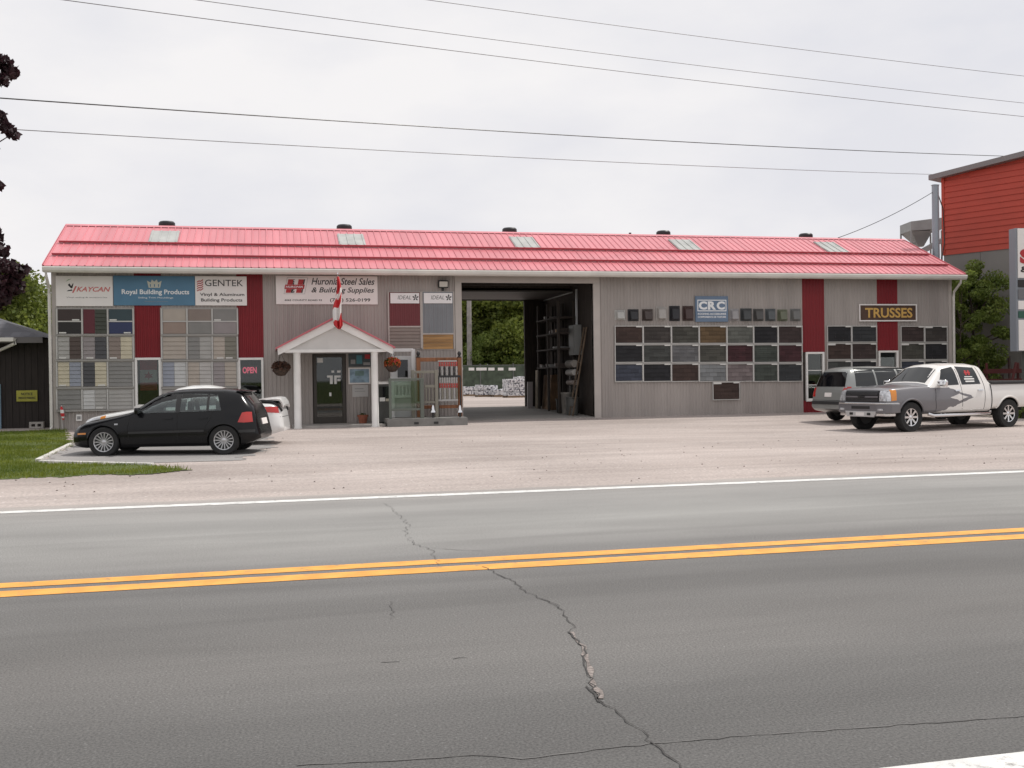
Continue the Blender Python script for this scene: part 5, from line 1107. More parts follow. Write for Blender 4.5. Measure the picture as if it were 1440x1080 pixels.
# dark cabinet beside the porch
x0, x1 = onY(531, 560, 32.3).x, onY(549, 560, 32.3).x; gz = ground(x0, 32.4); t = thing('outdoor_cabinet', 'dark grey outdoor cabinet with white lid behind the right porch post', 'cabinet', ((x0+x1)/2, 32.5, gz)); hx = (x1-x0)/2
M_cab = mat('cabinet_grey', (.085, .085, .08), .6, 0, .15, 4); bx('body', M_cab, t, -hx, hx, -.32, .32, .06, 1.25, .02); bx('window', mat('cabinet_glass', (.01, .01, .012), .1), t, -hx+.04, hx-.04, -.33, -.315, .75, 1.18)
bx('shelf_goods', M_wt, t, -hx+.05, hx*.1, -.345, -.331, .72, .84); bx('shelf_goods', mat('goods_cream', (.5, .46, .38)), t, hx*.2, hx-.06, -.345, -.331, .72, .80); MB().prism([(-.36, 1.25), (.34, 1.25), (.34, 1.36), (-.3, 1.33)], 0, -hx-.03, hx+.03).obj('lid', M_wt, t, .02); bx('plinth', M_black, t, -hx+.03, hx-.03, -.28, .28, 0, .06)
# ================================================================== RAILING DISPLAY
Yd = 31.15; zg = ground(4.5, Yd)
def dp(cx, cy, Y=Yd+.2): return onY(520+cx/8.306, 480+cy/8.306, Y)
x0, x1 = dp(205, 900, Yd).x, dp(1140, 900, Yd).x
M_grate = mat('base_grey', (.20, .195, .185), .85, 0, .15, 4, .3, 40); M_ggreen = mat('powder_green', (.12, .135, .115), .5); M_vin = mat('vinyl_white', (.62, .62, .62), .4); M_cedar = mat('cedar', (.24, .10, .045), .7, 0, .25, 4, stretch=(3, 3, .4)); M_beige = mat('vinyl_beige', (.24, .225, .185), .5)
t = thing('display_base', 'low grey skid platform under the railing samples', 'platform', ((x0+x1)/2, Yd+.75, zg+.005)); hx = (x1-x0)/2; ch = .24; zt = zg+.005+ch
bx('deck', M_grate, t, -hx, hx, -.75, .75, .12, ch, .01)
for sx in (-hx+.02, -.30, .42, hx-.42):
    bx('runner', M_grate, t, sx, sx+.4, -.74, .74, 0, .119)
bx('toe_board', M_grate, t, -hx, hx, -.78, -.752, .0, ch-.02)
for s_ in ((-.42, -.28), (.18, .32)): bx('fork_slot', M_black, t, s_[0], s_[1], -.79, -.781, .06, .13)
def panel_thing(name, label, cat, Y): 
    return thing(name, label, cat, (4.5, Y, zt))
def L3(t, v): return (v[0]-t.location.x, v[1]-t.location.y, v[2]-t.location.z)
def post(t, name, m, cx, cy0, cy1, Y, wd=.045, zmin=None):
    p = dp(cx, cy0, Y); z1 = p.z; z0 = zt if zmin is None else zmin
    return bx(name, m, t, p.x-t.location.x-wd, p.x-t.location.x+wd, Y-t.location.y-wd, Y-t.location.y+wd, z0-zt, z1-zt, .006)
def rail(t, name, m, ca, cb, cy, Y, th_=.035):
    a, b_ = dp(ca, cy, Y), dp(cb, cy, Y); return bx(name, m, t, a.x-t.location.x, b_.x-t.location.x, Y-t.location.y-.03, Y-t.location.y+.03, a.z-zt-th_, a.z-zt+th_, .006)
# glass panel railing in front
Y1 = Yd+.12; t = panel_thing('glass_railing', 'grey-green framed glass railing panel at the front left of the display', 'railing', Y1)
for cx in (235, 606): post(t, 'post', M_ggreen, cx, 430, 0, Y1, .055 if cx > 500 else .04)
rail(t, 'top_rail', M_ggreen, 235, 606, 448, Y1); rail(t, 'bottom_rail', M_ggreen, 235, 606, 800, Y1)
a, b_ = dp(250, 800, Y1), dp(590, 460, Y1); bx('pane', glass('rail_glass', (.82, .90, .84), .93), t, a.x-4.5, b_.x-4.5, -.006, .006, a.z-zt, b_.z-zt)
# white vinyl gate frame behind
Y2 = Yd+.95; t = panel_thing('vinyl_gate', 'white vinyl post frame with balusters at the back left of the display', 'gate', Y2)
for cx in (257, 503): post(t, 'post', M_vin, cx, 92, 0, Y2, .06)
rail(t, 'top_rail', M_vin, 257, 503, 104, Y2, .05); rail(t, 'middle_rail', M_vin, 257, 503, 500, Y2, .04); rail(t, 'bottom_rail', M_vin, 257, 503, 645, Y2, .04)
for cx in (300, 340, 382, 424, 464): 
    a, b_ = dp(cx, 500, Y2), dp(cx, 645, Y2); bx('baluster', M_vin, t, a.x-4.5-.018, a.x-4.5+.018, -.02, .02, b_.z-zt, a.z-zt)
# window sample leaning inside it
Y3 = Yd+1.2; t = panel_thing('window_sample', 'white window sample with dark glass behind the vinyl gate', 'window', Y3); a, b_ = dp(282, 420, Y3), dp(480, 170, Y3)
bx('frame', M_vin, t, a.x-4.5, b_.x-4.5, .02, .08, 0, b_.z-zt, .01); bx('pane', M_cglass, t, a.x-4.5+.12, b_.x-4.5-.1, .005, .019, a.z-zt, b_.z-zt-.12)
# beige railing
Y4 = Yd+.5; t = panel_thing('beige_railing', 'beige vinyl railing sample in the middle of the display', 'railing', Y4)
for cx in (500, 775): post(t, 'post', M_beige, cx, 335, 0, Y4, .05)
rail(t, 'top_rail', M_beige, 500, 775, 360, Y4, .04); rail(t, 'middle_rail', M_beige, 640, 775, 525, Y4, .045); rail(t, 'bottom_rail', M_beige, 500, 775, 715, Y4, .03)
for cx in range(545, 770, 38):
    a, b_ = dp(cx, 525 if cx > 640 else 360, Y4), dp(cx, 715, Y4); bx('baluster', M_beige, t, a.x-4.5-.018, a.x-4.5+.018, -.02, .02, b_.z-zt, a.z-zt)
# cedar gate with black finials
Y5 = Yd+.8; t = panel_thing('cedar_gate', 'orange cedar post gate with black finials at the right of the display', 'gate', Y5)
for cx in (566, 1046):
    post(t, 'post', M_cedar, cx, 190, 0, Y5, .06); p = dp(cx, 190, Y5); MB().lathe([(.07, 0), (.075, .02), (.03, .05), (.055, .10), (.06, .14), (.03, .19), (0, .22)], 14, 2, L3(t, p)).obj('finial', M_black, t)
rail(t, 'top_rail', M_cedar, 566, 1046, 215, Y5, .06); rail(t, 'bottom_rail', M_cedar, 566, 1046, 770, Y5, .05)
# coloured baluster samples with a black bar
Y6 = Yd+.62; t = panel_thing('baluster_rack', 'rack of red, white and black baluster samples under the cedar rail', 'rack', Y6)
M_br = mat('baluster_red', (.42, .07, .06), .5); M_bw = mat('baluster_white', (.40, .39, .38), .5)
rail(t, 'bar', M_black, 790, 1060, 412, Y6, .035); rail(t, 'foot_rail', M_bw, 800, 1030, 690, Y6, .03); post(t, 'leg', M_black, 800, 412, 0, Y6, .02); post(t, 'leg', M_black, 1056, 412, 0, Y6, .02); rail(t, 'head_rail', M_bw, 795, 1015, 232, Y6, .02)
for cx in range(815, 1020, 28):
    p0, p1 = dp(cx, 232, Y6), dp(cx, 690, Y6); seg = [(0, .13, M_br), (.13, .38, M_black if (cx//28) % 2 else M_bw), (.38, .56, M_bw), (.56, .68, M_br), (.68, 1., M_bw if (cx//28) % 2 else M_beige)]
    for (u, v, m) in seg:
        za, zb_ = lerp(p0.z, p1.z, u), lerp(p0.z, p1.z, v); r_ = .034
        MB().lathe([(r_*.6, 0), (r_, (za-zb_)*.2), (r_*.65, (za-zb_)*.5), (r_, (za-zb_)*.8), (r_*.6, za-zb_)], 8, 2, (p0.x-4.5, 0, zb_-zt)).obj('baluster', m, t)
# two silver post-cap lamps
for cx, lb in ((740, 'small silver bell lamp at the front middle of the display'), (1055, 'small silver bell lamp at the front right of the display')):
    p = dp(cx, 830, Yd+.1); t = thing('cap_lamp', lb, 'lamp', (p.x, Yd+.12, zt)); hz = max(.05, p.z-zt); MB().tube([(0, 0, 0), (0, 0, hz)], .03, 8).obj('stem', M_black, t); MB().lathe([(.10, 0), (.09, .04), (.055, .08), (.045, .17), (.02, .22), (0, .225)], 16, 2, (0, 0, hz)).obj('shade', M_chrome, t)

# ================================================================== INSIDE THE DRIVE-THROUGH
pw = PX1-.02
def gz_(x, y): return ground(x, y)+.03
t = thing('storage_rack', 'dark storage rack with boards along the right passage wall', 'rack', (pw-.35, 36.4, gz_(pw, 36.4)))
for y in (-1.4, 0, 1.4):
    for x in (-.28, .28): bx('upright', M_wood, t, x-.04, x+.04, y-.05, y+.05, -.08, 3.9)
SHELF = [(1.55, .05), (2.2, .05), (2.75, .05), (3.3, .05)]
for z, h in SHELF: bx('shelf', M_wood, t, -.34, .34, -1.5, 1.5, z, z+h)
for i in range(16):
    z = random.choice(SHELF)[0]+.052; y = -1.35+i*.17; h = random.uniform(.06, .16); bx('stacked_board', random.choice([M_pine, M_wood, SM['grey'], SM['brown'], SM['taupe'], SM['grey']]), t, -.30, .30, y, y+.14, z, z+h)
def lean(name, label, cat, m, px, Y, x, w_, h, th_, tilt=.06):
    t = thing(name, label, cat, (x, Y, gz_(x, Y))); b = MB(); b.add([(0, 0, 0), (w_, 0, 0), (w_, th_, 0), (0, th_, 0), (tilt*h, 0, h), (w_+tilt*h, 0, h), (w_+tilt*h, th_, h), (tilt*h, th_, h)], [(3, 2, 1, 0), (4, 5, 6, 7), (0, 1, 5, 4), (1, 2, 6, 5), (2, 3, 7, 6), (3, 0, 4, 7)]); b.obj('board', m, t, .004); return t
xr = onY(742, 560, 38.2).x
lean('leaning_board', 'pale board standing upright beside the rear opening', 'board', SM['mauve'], 0, 38.3, xr+.02, .20, 1.0, .12, .02); lean('leaning_plank', 'tall narrow plank leaning beside the rear opening', 'board', mat('plank_pale', (.24, .20, .15), .8, 0, .2, 6), 0, 37.9, xr+.28, .12, 1.45, .3, .03)
t = thing('plywood_stack', 'brown plywood sheets standing along the right passage wall', 'board', (xr+.5, 36.9, gz_(xr, 37)))
for k in range(6): b = MB(); x = k*.05; b.add([(x, 0, 0), (x+.04, 0, 0), (x+.04, 1.1, 0), (x, 1.1, 0), (x+.1, 0, 1.3), (x+.14, 0, 1.3), (x+.14, 1.1, 1.3), (x+.1, 1.1, 1.3)], [(3, 2, 1, 0), (4, 5, 6, 7), (0, 1, 5, 4), (1, 2, 6, 5), (2, 3, 7, 6), (3, 0, 4, 7)]); b.obj('sheet', mat('plywood', (.17, .10, .055), .8, 0, .25, 4), t)
t = thing('electrical_cabinet', 'pale grey electrical cabinet high on the right passage wall', 'cabinet', (PX1, 34.7, 2.35)); bx('box', mat('panel_grey', (.16, .165, .16), .5), t, -.26, -.002, -.35, .35, 0, 1.05, .015); bx('door', mat('panel_grey', (.16, .165, .16)), t, -.28, -.262, -.3, .3, .06, .99, .006); bx('conduit', M_alu, t, -.1, -.04, -.05, .01, 1.05, 2.3)
M_oldwood = mat('old_wood', (.10, .07, .045), .8, 0, .2, 5); t = thing('ladder', 'dark wooden ladder leaning on the right passage wall', 'ladder', (PX1-.6, 33.75, gz_(PX1, 33.8)))
for s_ in (-.2, .2): MB().tube([(0, s_, 0), (.55, s_*.7, 3.0)], .03, 6).obj('stile', M_oldwood, t)
for k in range(9): u = .1+k*.1; bx('rung', M_oldwood, t, .55*u-.02, .55*u+.02, -.2*lerp(1, .7, u), .2*lerp(1, .7, u), 3*u-.015, 3*u+.015)
M_shade = mat('bin_cream', (.20, .185, .165), .7, 0, .2, 5)
for i, (y, r_, h, lb, m) in enumerate([(34.1, .22, .62, 'dark drum standing inside the opening near the right jamb', M_cab), (34.75, .20, .75, 'cream bin standing inside the opening by the rack', M_shade), (35.3, .24, .5, 'black bin standing further inside the opening', M_black)]):
    t = thing('bin', lb, 'bin', (PX1-.45, y, gz_(PX1, y))); MB().lathe([(0, 0), (r_*.85, 0), (r_*.9, .05), (r_, h*.9), (r_*1.06, h*.92), (r_*1.06, h), (r_*.9, h), (r_*.85, h*.93), (0, h*.92)], 18).obj('drum', m, t)
t = thing('roll_stand', 'stand of cream fabric rolls at shoulder height inside the opening', 'rolls', (PX1-.3, 34.45, gz_(PX1, 34.4)))
for s_ in (-.3, .3): bx('leg', M_black, t, -.03, .03, s_-.03, s_+.03, -.03, 1.75)
for k, z in enumerate((1.75, 1.45, 1.1)): MB().tube([(-.05, -.42, z), (-.05, .42, z)], .13-.02*k, 12).obj('roll', [M_shade, SM['lgrey'], SM['taupe']][k], t)
# opened overhead door under the ceiling with its tracks, and rafters
for k in range(6): SB('door_section', mat('overhead_door', (.05, .045, .04), .6), PX0+.05, PX1-.05, YB-.35-.6*(k+1), YB-.37-.6*k, RZ+.02, RZ+.07)
for y in np.linspace(YW+.5, YB-.5, 6): SB('rafter', M_wood, RX0+.01, PX1-.01, y-.05, y+.05, WT-.3, WT-.06)
for x in (PX0+.02, PX1-.06): SB('door_track', M_alu, x, x+.04, YB-4.2, YB-.2, RZ-.03, RZ+.01)
# ================================================================== YARD BEHIND
M_wrapw = mat('pallet_wrap', (.66, .66, .66), .4, 0, 0, 1, col2=None); 
def wrap_mat():
    m = bpy.data.materials.new('printed_wrap'); m.use_nodes = True; t = m.node_tree; l = t.links.new; b = t.nodes['Principled BSDF']
    g = t.nodes.new('ShaderNodeNewGeometry'); n = nd(t, 'ShaderNodeTexVoronoi', Scale=7.); l(g.outputs['Position'], n.inputs['Vector']); n2 = nd(t, 'ShaderNodeTexNoise', Scale=9., Detail=3.); l(g.outputs['Position'], n2.inputs['Vector'])
    r = t.nodes.new('ShaderNodeValToRGB'); e = r.color_ramp.elements; e[0].position = .40; e[0].color = (.08, .08, .11, 1); e[1].position = .50; e[1].color = (.68, .68, .69, 1); l(n2.outputs['Fac'], r.inputs[0]); l(r.outputs[0], b.inputs['Base Color']); b.inputs['Roughness'].default_value = .35; return m
M_wrap = wrap_mat(); M_pal = mat('pallet_wood', (.28, .20, .13), .85, 0, .2, 6)
def bundle(label, px, py, w_, h, tiers, Y=None):
    p = onZ(px, py, .47); p = Vector((p.x, p.y, ground(p.x, p.y)+.02)); t = thing('wrapped_pallet', label, 'pallet', p, random.uniform(-.15, .15), 'wrapped pallets in the yard')
    for k in range(3): bx('skid', M_pal, t, -w_/2, w_/2, -.5+k*.45, -.38+k*.45, -.01, .09)
    for k in range(tiers):
        b = MB(); z = .09+k*h; n = 4
        for i in range(n):
            for j in range(2): x = -w_/2+w_*i/n; b.box(x+.01, x+w_/n-.01, -.55, .55, z+j*h/2+.005, z+(j+1)*h/2-random.uniform(.0, .05))
        b.obj('bundle', M_wrap, t, .02)
for i, (px, py, w_, h, n, lb) in enumerate([(663, 557, 1.3, .50, 1, 'low white wrapped bundle at the left of the yard pallets'), (684, 558, 1.2, .62, 1, 'white wrapped bundle second from the left in the yard'), (668, 552, 1.3, .52, 2, 'wrapped pallet standing in the second row at the left'),
        (706, 558, 1.2, .36, 1, 'low wrapped bundle in the middle of the front row'), (700, 552, 1.4, .5, 2, 'two-tier wrapped pallet in the middle of the second row'), (726, 559, 1.3, .48, 2, 'two-tier wrapped pallet at the right of the front row'), (722, 552, 1.3, .6, 2, 'wrapped pallet behind the right front pallet'), (738, 556, 1.2, .55, 2, 'wrapped pallet nearest the rear door jamb')]): bundle(lb, px, py, w_, h, n)
p = onZ(658, 550, .47); t = thing('tarp_heap', 'brown tarp heap at the left end of the yard pallets', 'heap', (p.x-.6, p.y, ground(p.x, p.y)))
b = MB(); 
for i in range(9):
    for j in range(9):
        u, v = i/8-.5, j/8-.5; b.v.append((u*2.2, v*1.6, max(0, (1.15*(1-4*u*u*.9)*(1-4*v*v*.9))+random.uniform(-.06, .06)) if 0 < i < 8 and 0 < j < 8 else 0))
for i in range(8):
    for j in range(8): k = i*9+j; b.f.append((k, k+9, k+10, k+1)); b.mi.append(0); b.smooth.append(True)
b.obj('tarp', mat('tarp_brown', (.20, .15, .12), .7), t)
YF = 72.; t = thing('yard_fence', 'dark green mesh fence with white tags behind the pallets', 'fence', (12, YF, .47)); M_net = mat('fence_net', (.06, .08, .055), .8, 0, .3, 3); M_fp = mat('fence_post', (.12, .13, .12), .5, .4)
for k in range(-5, 6):
    bx('post', M_fp, t, k*2.4-.04, k*2.4+.04, -.04, .04, 0, 2.15)
    if k < 5: bx('mesh_panel', M_net, t, k*2.4+.041, k*2.4+2.359, -.012, .012, .05, 2.0); bx('rail', M_fp, t, k*2.4+.041, k*2.4+2.359, -.03, .03, 2.0, 2.06)
for px, wd in ((649, .2), (663, .4), (677, .75), (691, .45), (704, .4), (720, .5)):
    p = onY(px, 519, YF-.03); bx('tag', M_wt, t, p.x-12-wd/2, p.x-12+wd/2, -.05, -.0125, p.z-.47-.10, p.z-.47+.10)
# ================================================================== TREES
M_bark = mat('bark', (.085, .065, .05), .95, 0, .3, 5, .6, 12); M_barkg = mat('pole_grey_wood', (.26, .245, .23), .9, 0, .2, 3, .3, 20)
def crown_parts(n, R_, H, leaf, seed, clumps=26, cz=None, hollow=.35, shape='round'):
    q = np.random.default_rng(seed); parts = []; lims = []; cz = cz or H
    for k in range(clumps):
        for _ in range(30):
            v = q.uniform(-1, 1, 3); d = np.linalg.norm(v)
            if hollow < d < 1: break
        if shape == 'cone': hz = (v[2]+1)/2; f = max(.08, 1-hz); c = np.array([v[0]*R_*f, v[1]*R_*f, hz*2*H-H])
        else: c = v*np.array([R_, R_, H])
        r = (.22+.22*q.random())*R_*(1 if shape != 'cone' else .7); parts.append(blobs(n//clumps, c+np.array([0, 0, cz]), (r, r, r*.72), seed*100+k, leaf)); lims.append(c+np.array([0, 0, cz]))
    return parts, lims
def tree(name, label, loc, R_, H, base, m, n=6000, leaf=.2, seed=1, clumps=30, trunk=.2, group=None, shape='round', cat='tree', hollow=.35):
    t = thing(name, label, cat, loc, 0, group); cz = base+H; parts, lims = crown_parts(n, R_, H, leaf, seed, clumps, cz, hollow, shape)
    b = MB(); b.tube([(0, 0, -.1), (.05, .03, base*.6), (-.04, .05, base+H*.5), (.03, 0, base+H*1.3)], [trunk*1.15, trunk, trunk*.6, trunk*.15], 10)
    for k, c in enumerate(lims[:14]):
        z0 = min(base+H*1.1, max(base*.7, c[2]-R_*.5)); b.tube([(0, .02, z0), tuple(np.array([c[0]*.5, c[1]*.5, (z0+c[2])/2+.1])), tuple(c)], [trunk*.4, trunk*.25, trunk*.08], 6)
    b.obj('trunk', M_bark, t); link('crown', leafmesh('crown', parts, m), t); return t
LM1 = leafmat('foliage_mid', (.075, .115, .015), (.30, .35, .065), 1.3); LM2 = leafmat('foliage_dark', (.055, .085, .012), (.22, .26, .05), 1.1); LM3 = leafmat('foliage_bright', (.09, .14, .02), (.29, .36, .085), 1.6); LM4 = leafmat('conifer', (.012, .026, .012), (.04, .065, .03), 1.2)
G1 = 'trees behind the yard'
def tp_(px, D, z=.45): d = ray(px, 531); k = D/1.0; p = CAM+d*D; return (p.x, p.y, z)
for i, (px, D, R_, H, base, m, lb) in enumerate([(640, 82, 4.5, 4.6, 1.5, LM2, 'dark leafy tree at the left of the rear opening'), (690, 84, 5.0, 4.8, 1.3, LM1, 'large mid green tree filling the middle of the rear opening'), (735, 80, 4.5, 4.4, 1.3, LM1, 'mid green tree at the right of the rear opening'), (600, 90, 5, 4.8, 1.8, LM2, 'tall dark tree behind the left jamb of the opening'), (770, 88, 5, 4.8, 1.5, LM2, 'dark tree behind the yard to the right'), (665, 92, 5.5, 4.8, 1.6, LM2, 'dark tree standing at the back of the wood')]):
    tree('yard_tree', lb, tp_(px, D), R_, H, base, m, 30000, .13, 20+i, 60, .25, G1)
for i, (px, D, R_, H, m, lb) in enumerate([(668, 77, 1.7, 1.5, LM3, 'bright green bush behind the fence at the left'), (700, 77.5, 2.3, 2.0, LM3, 'big bright green bush behind the yard fence'), (728, 77, 1.7, 1.7, LM3, 'bright green bush behind the fence at the right')]):
    tree('bush', lb, tp_(px, D), R_, H, .6, m, 9000, .09, 40+i, 30, .08, 'bushes behind the yard fence', cat='bush')
for i, (px, D, R_, H, base, m, sh_, lb) in enumerate([(20, 60, 3.6, 3.2, 1.2, LM1, 'round', 'mid green tree behind the dark cottage'), (62, 64, 3.0, 3.0, 1.0, LM2, 'round', 'dark green tree between the cottage and the store'), (-40, 58, 4, 3.6, 1.5, LM2, 'round', 'dark tree left behind the cottage roof'), (46, 72, 1.5, 3.8, .6, LM4, 'cone', 'pointed conifer rising behind the left trees')]):
    tree('background_tree', lb, tp_(px, D, .3), R_, H, base, m, 20000, .11, 60+i, 46, .2, 'trees behind the cottage', sh_)
p = onZ(1372, 570, .2); q = CAM+ray(1370, 525)*39.5
tree('leafy_tree', 'leafy green tree between the store and the red building', (q.x, q.y, .2), 1.25, 2.7, .35, LM3, 26000, .048, 77, 70, .12)
q = CAM+ray(1352, 525)*38.2; tree('young_tree', 'slender green tree touching the right roof corner', (q.x, q.y, .2), .7, 2.35, .6, LM3, 9000, .045, 78, 34, .07)
for i, (px, D, lb) in enumerate([(1400, 35, 'low green weeds behind the truck bed'), (1432, 33.5, 'low green weeds behind the rear truck wheel'), (1376, 36.5, 'low green weeds under the leafy tree')]):
    q = CAM+ray(px, 540)*D; tree('shrub', lb, (q.x, q.y, ground(q.x, q.y)-.02), 1.0, .42, .02, LM3, 4000, .04, 90+i, 16, .03, 'weeds by the red building', cat='shrub')
# crimson maple reaching in from the left
LMR = leafmat('maple_crimson', (.018, .010, .014), (.075, .028, .036), 2.5)
D = 21.; c0 = CAM+ray(-170, 300)*D; gx, gy = c0.x, c0.y; t = thing('maple_tree', 'crimson maple whose leafy branches reach in at the left edge', 'tree', (gx, gy, ground(gx, gy)+.02)); o_ = t.location
parts = []; tips = []
for (px, py, r, n, dd) in [(5, 88, .17, 130, 0), (14, 100, .18, 120, .2), (2, 112, .16, 90, 0), (6, 178, .15, 90, .1), (18, 188, .12, 60, .1), (0, 162, .12, 60, 0), (-6, 262, .14, 70, 0), (-14, 330, .25, 180, 0), (2, 352, .16, 90, .1), (8, 375, .22, 200, 0), (26, 382, .19, 160, .1), (34, 378, .10, 50, .1), (2, 398, .26, 300, 0), (18, 402, .24, 260, .2), (0, 418, .22, 260, 0), (-12, 425, .25, 260, .1), (-40, 100, .5, 500, 0), (-40, 200, .5, 500, .2), (-50, 300, .5, 500, 0), (-40, 390, .45, 500, .1)]:
    c = CAM+ray(px, py)*(D+dd); parts.append(blobs(n, tuple(c-o_), (r, r*1.3, r*.8), int(abs(px)*7+py), .062)); tips.append(c-o_)
qq = np.random.default_rng(5)
for k in range(46):
    v = qq.normal(size=3); v /= np.linalg.norm(v); v *= qq.random()**.4; c = c0+Vector((v[0]*1.9-.2, v[1]*2.0, v[2]*2.6+.2)); parts.append(blobs(220, tuple(c-o_), (.5, .5, .38), 300+k, .075)); 
    if k % 4 == 0: tips.append(c-o_)
b = MB(); hz = c0.z-o_.z; b.tube([(0, 0, -.1), (.05, 0, hz*.5), (0, .05, hz), (.1, 0, hz+1.8)], [.2, .16, .1, .03], 10)
for c in tips: z0 = max(1.2, c.z-1.0); b.tube([(0, .02, z0*.85), (c.x*.5, c.y*.5, (z0*.85+c.z)/2+.1), tuple(c)], [.045, .03, .008], 6)
b.obj('trunk', M_bark, t); link('crown', leafmesh('crown', parts, LMR), t)
# ================================================================== COTTAGE ON THE LEFT
M_plank = mat('dark_plank', (.026, .020, .018), .85, 0, .2, 3, stretch=(6, 6, .5)); M_shing = shingle_mat('cottage', (.115, .115, .13)); M_fascia = mat('cottage_fascia', (.13, .12, .12), .6)
Yc = 34.3; cxr = onY(71, 500, Yc).x; cxl = cxr-7.0; zc0 = ground(cxl, Yc); zev_ = onY(40, 474, Yc-.4).z
t = thing('dark_cottage', 'low dark brown plank cottage with grey hip roof left of the store', 'building', (cxl, Yc, zc0)); o_ = t.location
bx('wall_core', M_black, t, .02, cxr-cxl-.02, .03, 5, -.1, zev_-zc0-.05)
npl = 38; pwc = (cxr-cxl)/npl; pm = MB().box(.004, pwc-.004, 0, .029, 0, zev_-zc0+.02).mesh('plank', M_plank)
for i in range(npl): o = link('plank', pm, t, loc=(i*pwc, -.008*(i % 2), -.06))
rx0, rx1 = -.4, cxr-cxl+.35; yy0, yy1 = -.5, 5.5; rz0 = zev_-zc0; rzp = onY(0, 438, Yc+2.5).z-zc0
b = MB().add([(rx0, yy0, rz0), (rx1-.45, yy0, rz0), (rx1-.45, yy1, rz0), (rx0, yy1, rz0), (rx0+2.5, 2.5, rzp), (rx1-3.0, 2.5, rzp)], [(0, 1, 5, 4), (1, 2, 5), (2, 3, 4, 5), (3, 0, 4), (3, 2, 1, 0)]); b.obj('roof', M_shing, t)
bx('fascia', M_fascia, t, rx0+.02, rx1-.47, yy0-.02, yy0+.02, rz0-.18, rz0-.005)
xg = onY(20, 470, Yc-.5).x-cxl; bx('gutter', M_gutter, t, rx0, xg, yy0-.13, yy0-.021, rz0-.14, rz0-.02, .01)
a, b_ = onY(21, 476, Yc-.55), onY(-4, 494, Yc-.1); MB().tube([L3(t, a), L3(t, a+Vector((0, 0, -.15))), L3(t, b_), L3(t, b_+Vector((-.1, .0, -.3))), (b_.x-.15-o_.x, b_.y-o_.y, 0)], .05, 8).obj('downspout', M_gutter, t)
x0, x1, z0, z1 = rect(23, 549, 52.5, 564.5, Y=Yc-.05); t = thing('yellow_sign', 'small yellow notice board on the dark cottage wall', 'sign', ((x0+x1)/2, Yc-.01, z0)); hx = (x1-x0)/2; bx('board', mat('notice_yellow', (.36, .34, .05), .6, 0, .1, 4), t, -hx, hx, -.04, .0, 0, z1-z0, .004)
text('NOTICE', M_ink, t, -hx*.55, hx*.55, (z1-z0)*.56, (z1-z0)*.80, -.041, .004, bold=.02); text('PRIVATE PARKING', M_ink, t, -hx*.8, hx*.8, (z1-z0)*.22, (z1-z0)*.42, -.041, .004, bold=.02)
a, b_ = onY(-14, 540, Yc), onY(2.5, 592, Yc); t = thing('blue_door', 'pale blue door panel leaning on the cottage at the left edge', 'door', ((a.x+b_.x)/2, Yc-.06, ground(a.x, Yc)-.01)); bx('leaf', mat('door_blue', (.17, .26, .33), .6), t, (a.x-b_.x)/2, (b_.x-a.x)/2, -.02, .045, 0, a.z-ground(a.x, Yc), .006); bx('upper_panel', mat('door_blue_dark', (.14, .22, .28), .6), t, (a.x-b_.x)/2+.08, (b_.x-a.x)/2-.08, -.03, -.0205, .15, .55)
p = onG(52, 603); t = thing('concrete_block', 'pale concrete block lying at the foot of the dark cottage', 'block', (p.x, Yc-.35, ground(p.x, Yc)))
b = MB().box(-.2, .2, -.1, .1, 0, .06); b.box(-.2, .2, -.1, .1, .14, .2)
for x in (-.2, -.03, .14): b.box(x, x+.06, -.1, .1, .06, .14)
b.obj('block', M_conc, t)
# ================================================================== RED BUILDING, PYLON SIGN, HOPPER, POLES ON THE RIGHT
M_rsid = mat('red_lap_siding', (.45, .055, .03), .55, 0, .05, 2); M_gsid = mat('grey_panel', (.22, .205, .19), .7, 0, .06, 1.2); M_groof = mat('grey_roof_edge', (.22, .21, .21), .6)
A = CAM+ray(1329, 520)*42.; dirv = Vector((.449, -.893, 0)); Wd = 15.; zA = ground(A.x, A.y)
t = thing('red_building', 'tall building with red lap siding over grey panels at the right edge', 'building', (A.x, A.y, zA)); t.rotation_euler = (0, 0, math.atan2(dirv.y, dirv.x)); o_ = t.location
def onF(px, py):
    'pixel on the face of the red building -> (along, height)'
    d = ray(px, py); n = Vector((-dirv.y, dirv.x, 0)); k = (A-CAM).dot(n)/d.dot(n); P = CAM+d*k; return (P-A).dot(dirv), P.z-zA
zr = onF(1330, 359)[1]; u1, h1 = onF(1440, 222); h0 = onF(1330, 250)[1]; sl_ = (h1-h0)/u1
Hs = lambda u: h0+sl_*u
bk = 12.
sgn = 1
b = MB().prism([(0, 0), (Wd, 0), (Wd, zr), (0, zr)], 1, .05, bk); b.obj('lower_wall', M_gsid, t)
npn = 10
for i in range(npn): bx('wall_panel', M_gsid, t, i*Wd/npn+.006, (i+1)*Wd/npn-.006, 0, .049, 0, zr)
nl = 30; hh = Hs(Wd); b = MB().prism([(0, zr), (Wd, zr), (Wd, Hs(Wd)), (0, Hs(0))], 1, .05, bk); b.obj('upper_wall', M_rsid, t)
k = 0; z = zr
while z < Hs(Wd)-.05:
    z1 = z+.23; ua = max(0., (z1-h0)/sl_) if z1 > h0 else 0.
    if ua > Wd-.2: break
    b = MB().add([(ua, -.03, z), (Wd, -.03, z), (Wd, .0, z1), (ua, .0, z1), (ua, .05, z), (Wd, .05, z)], [(0, 1, 2, 3), (0, 4, 5, 1)]); b.obj('siding_board', M_rsid, t); z = z1
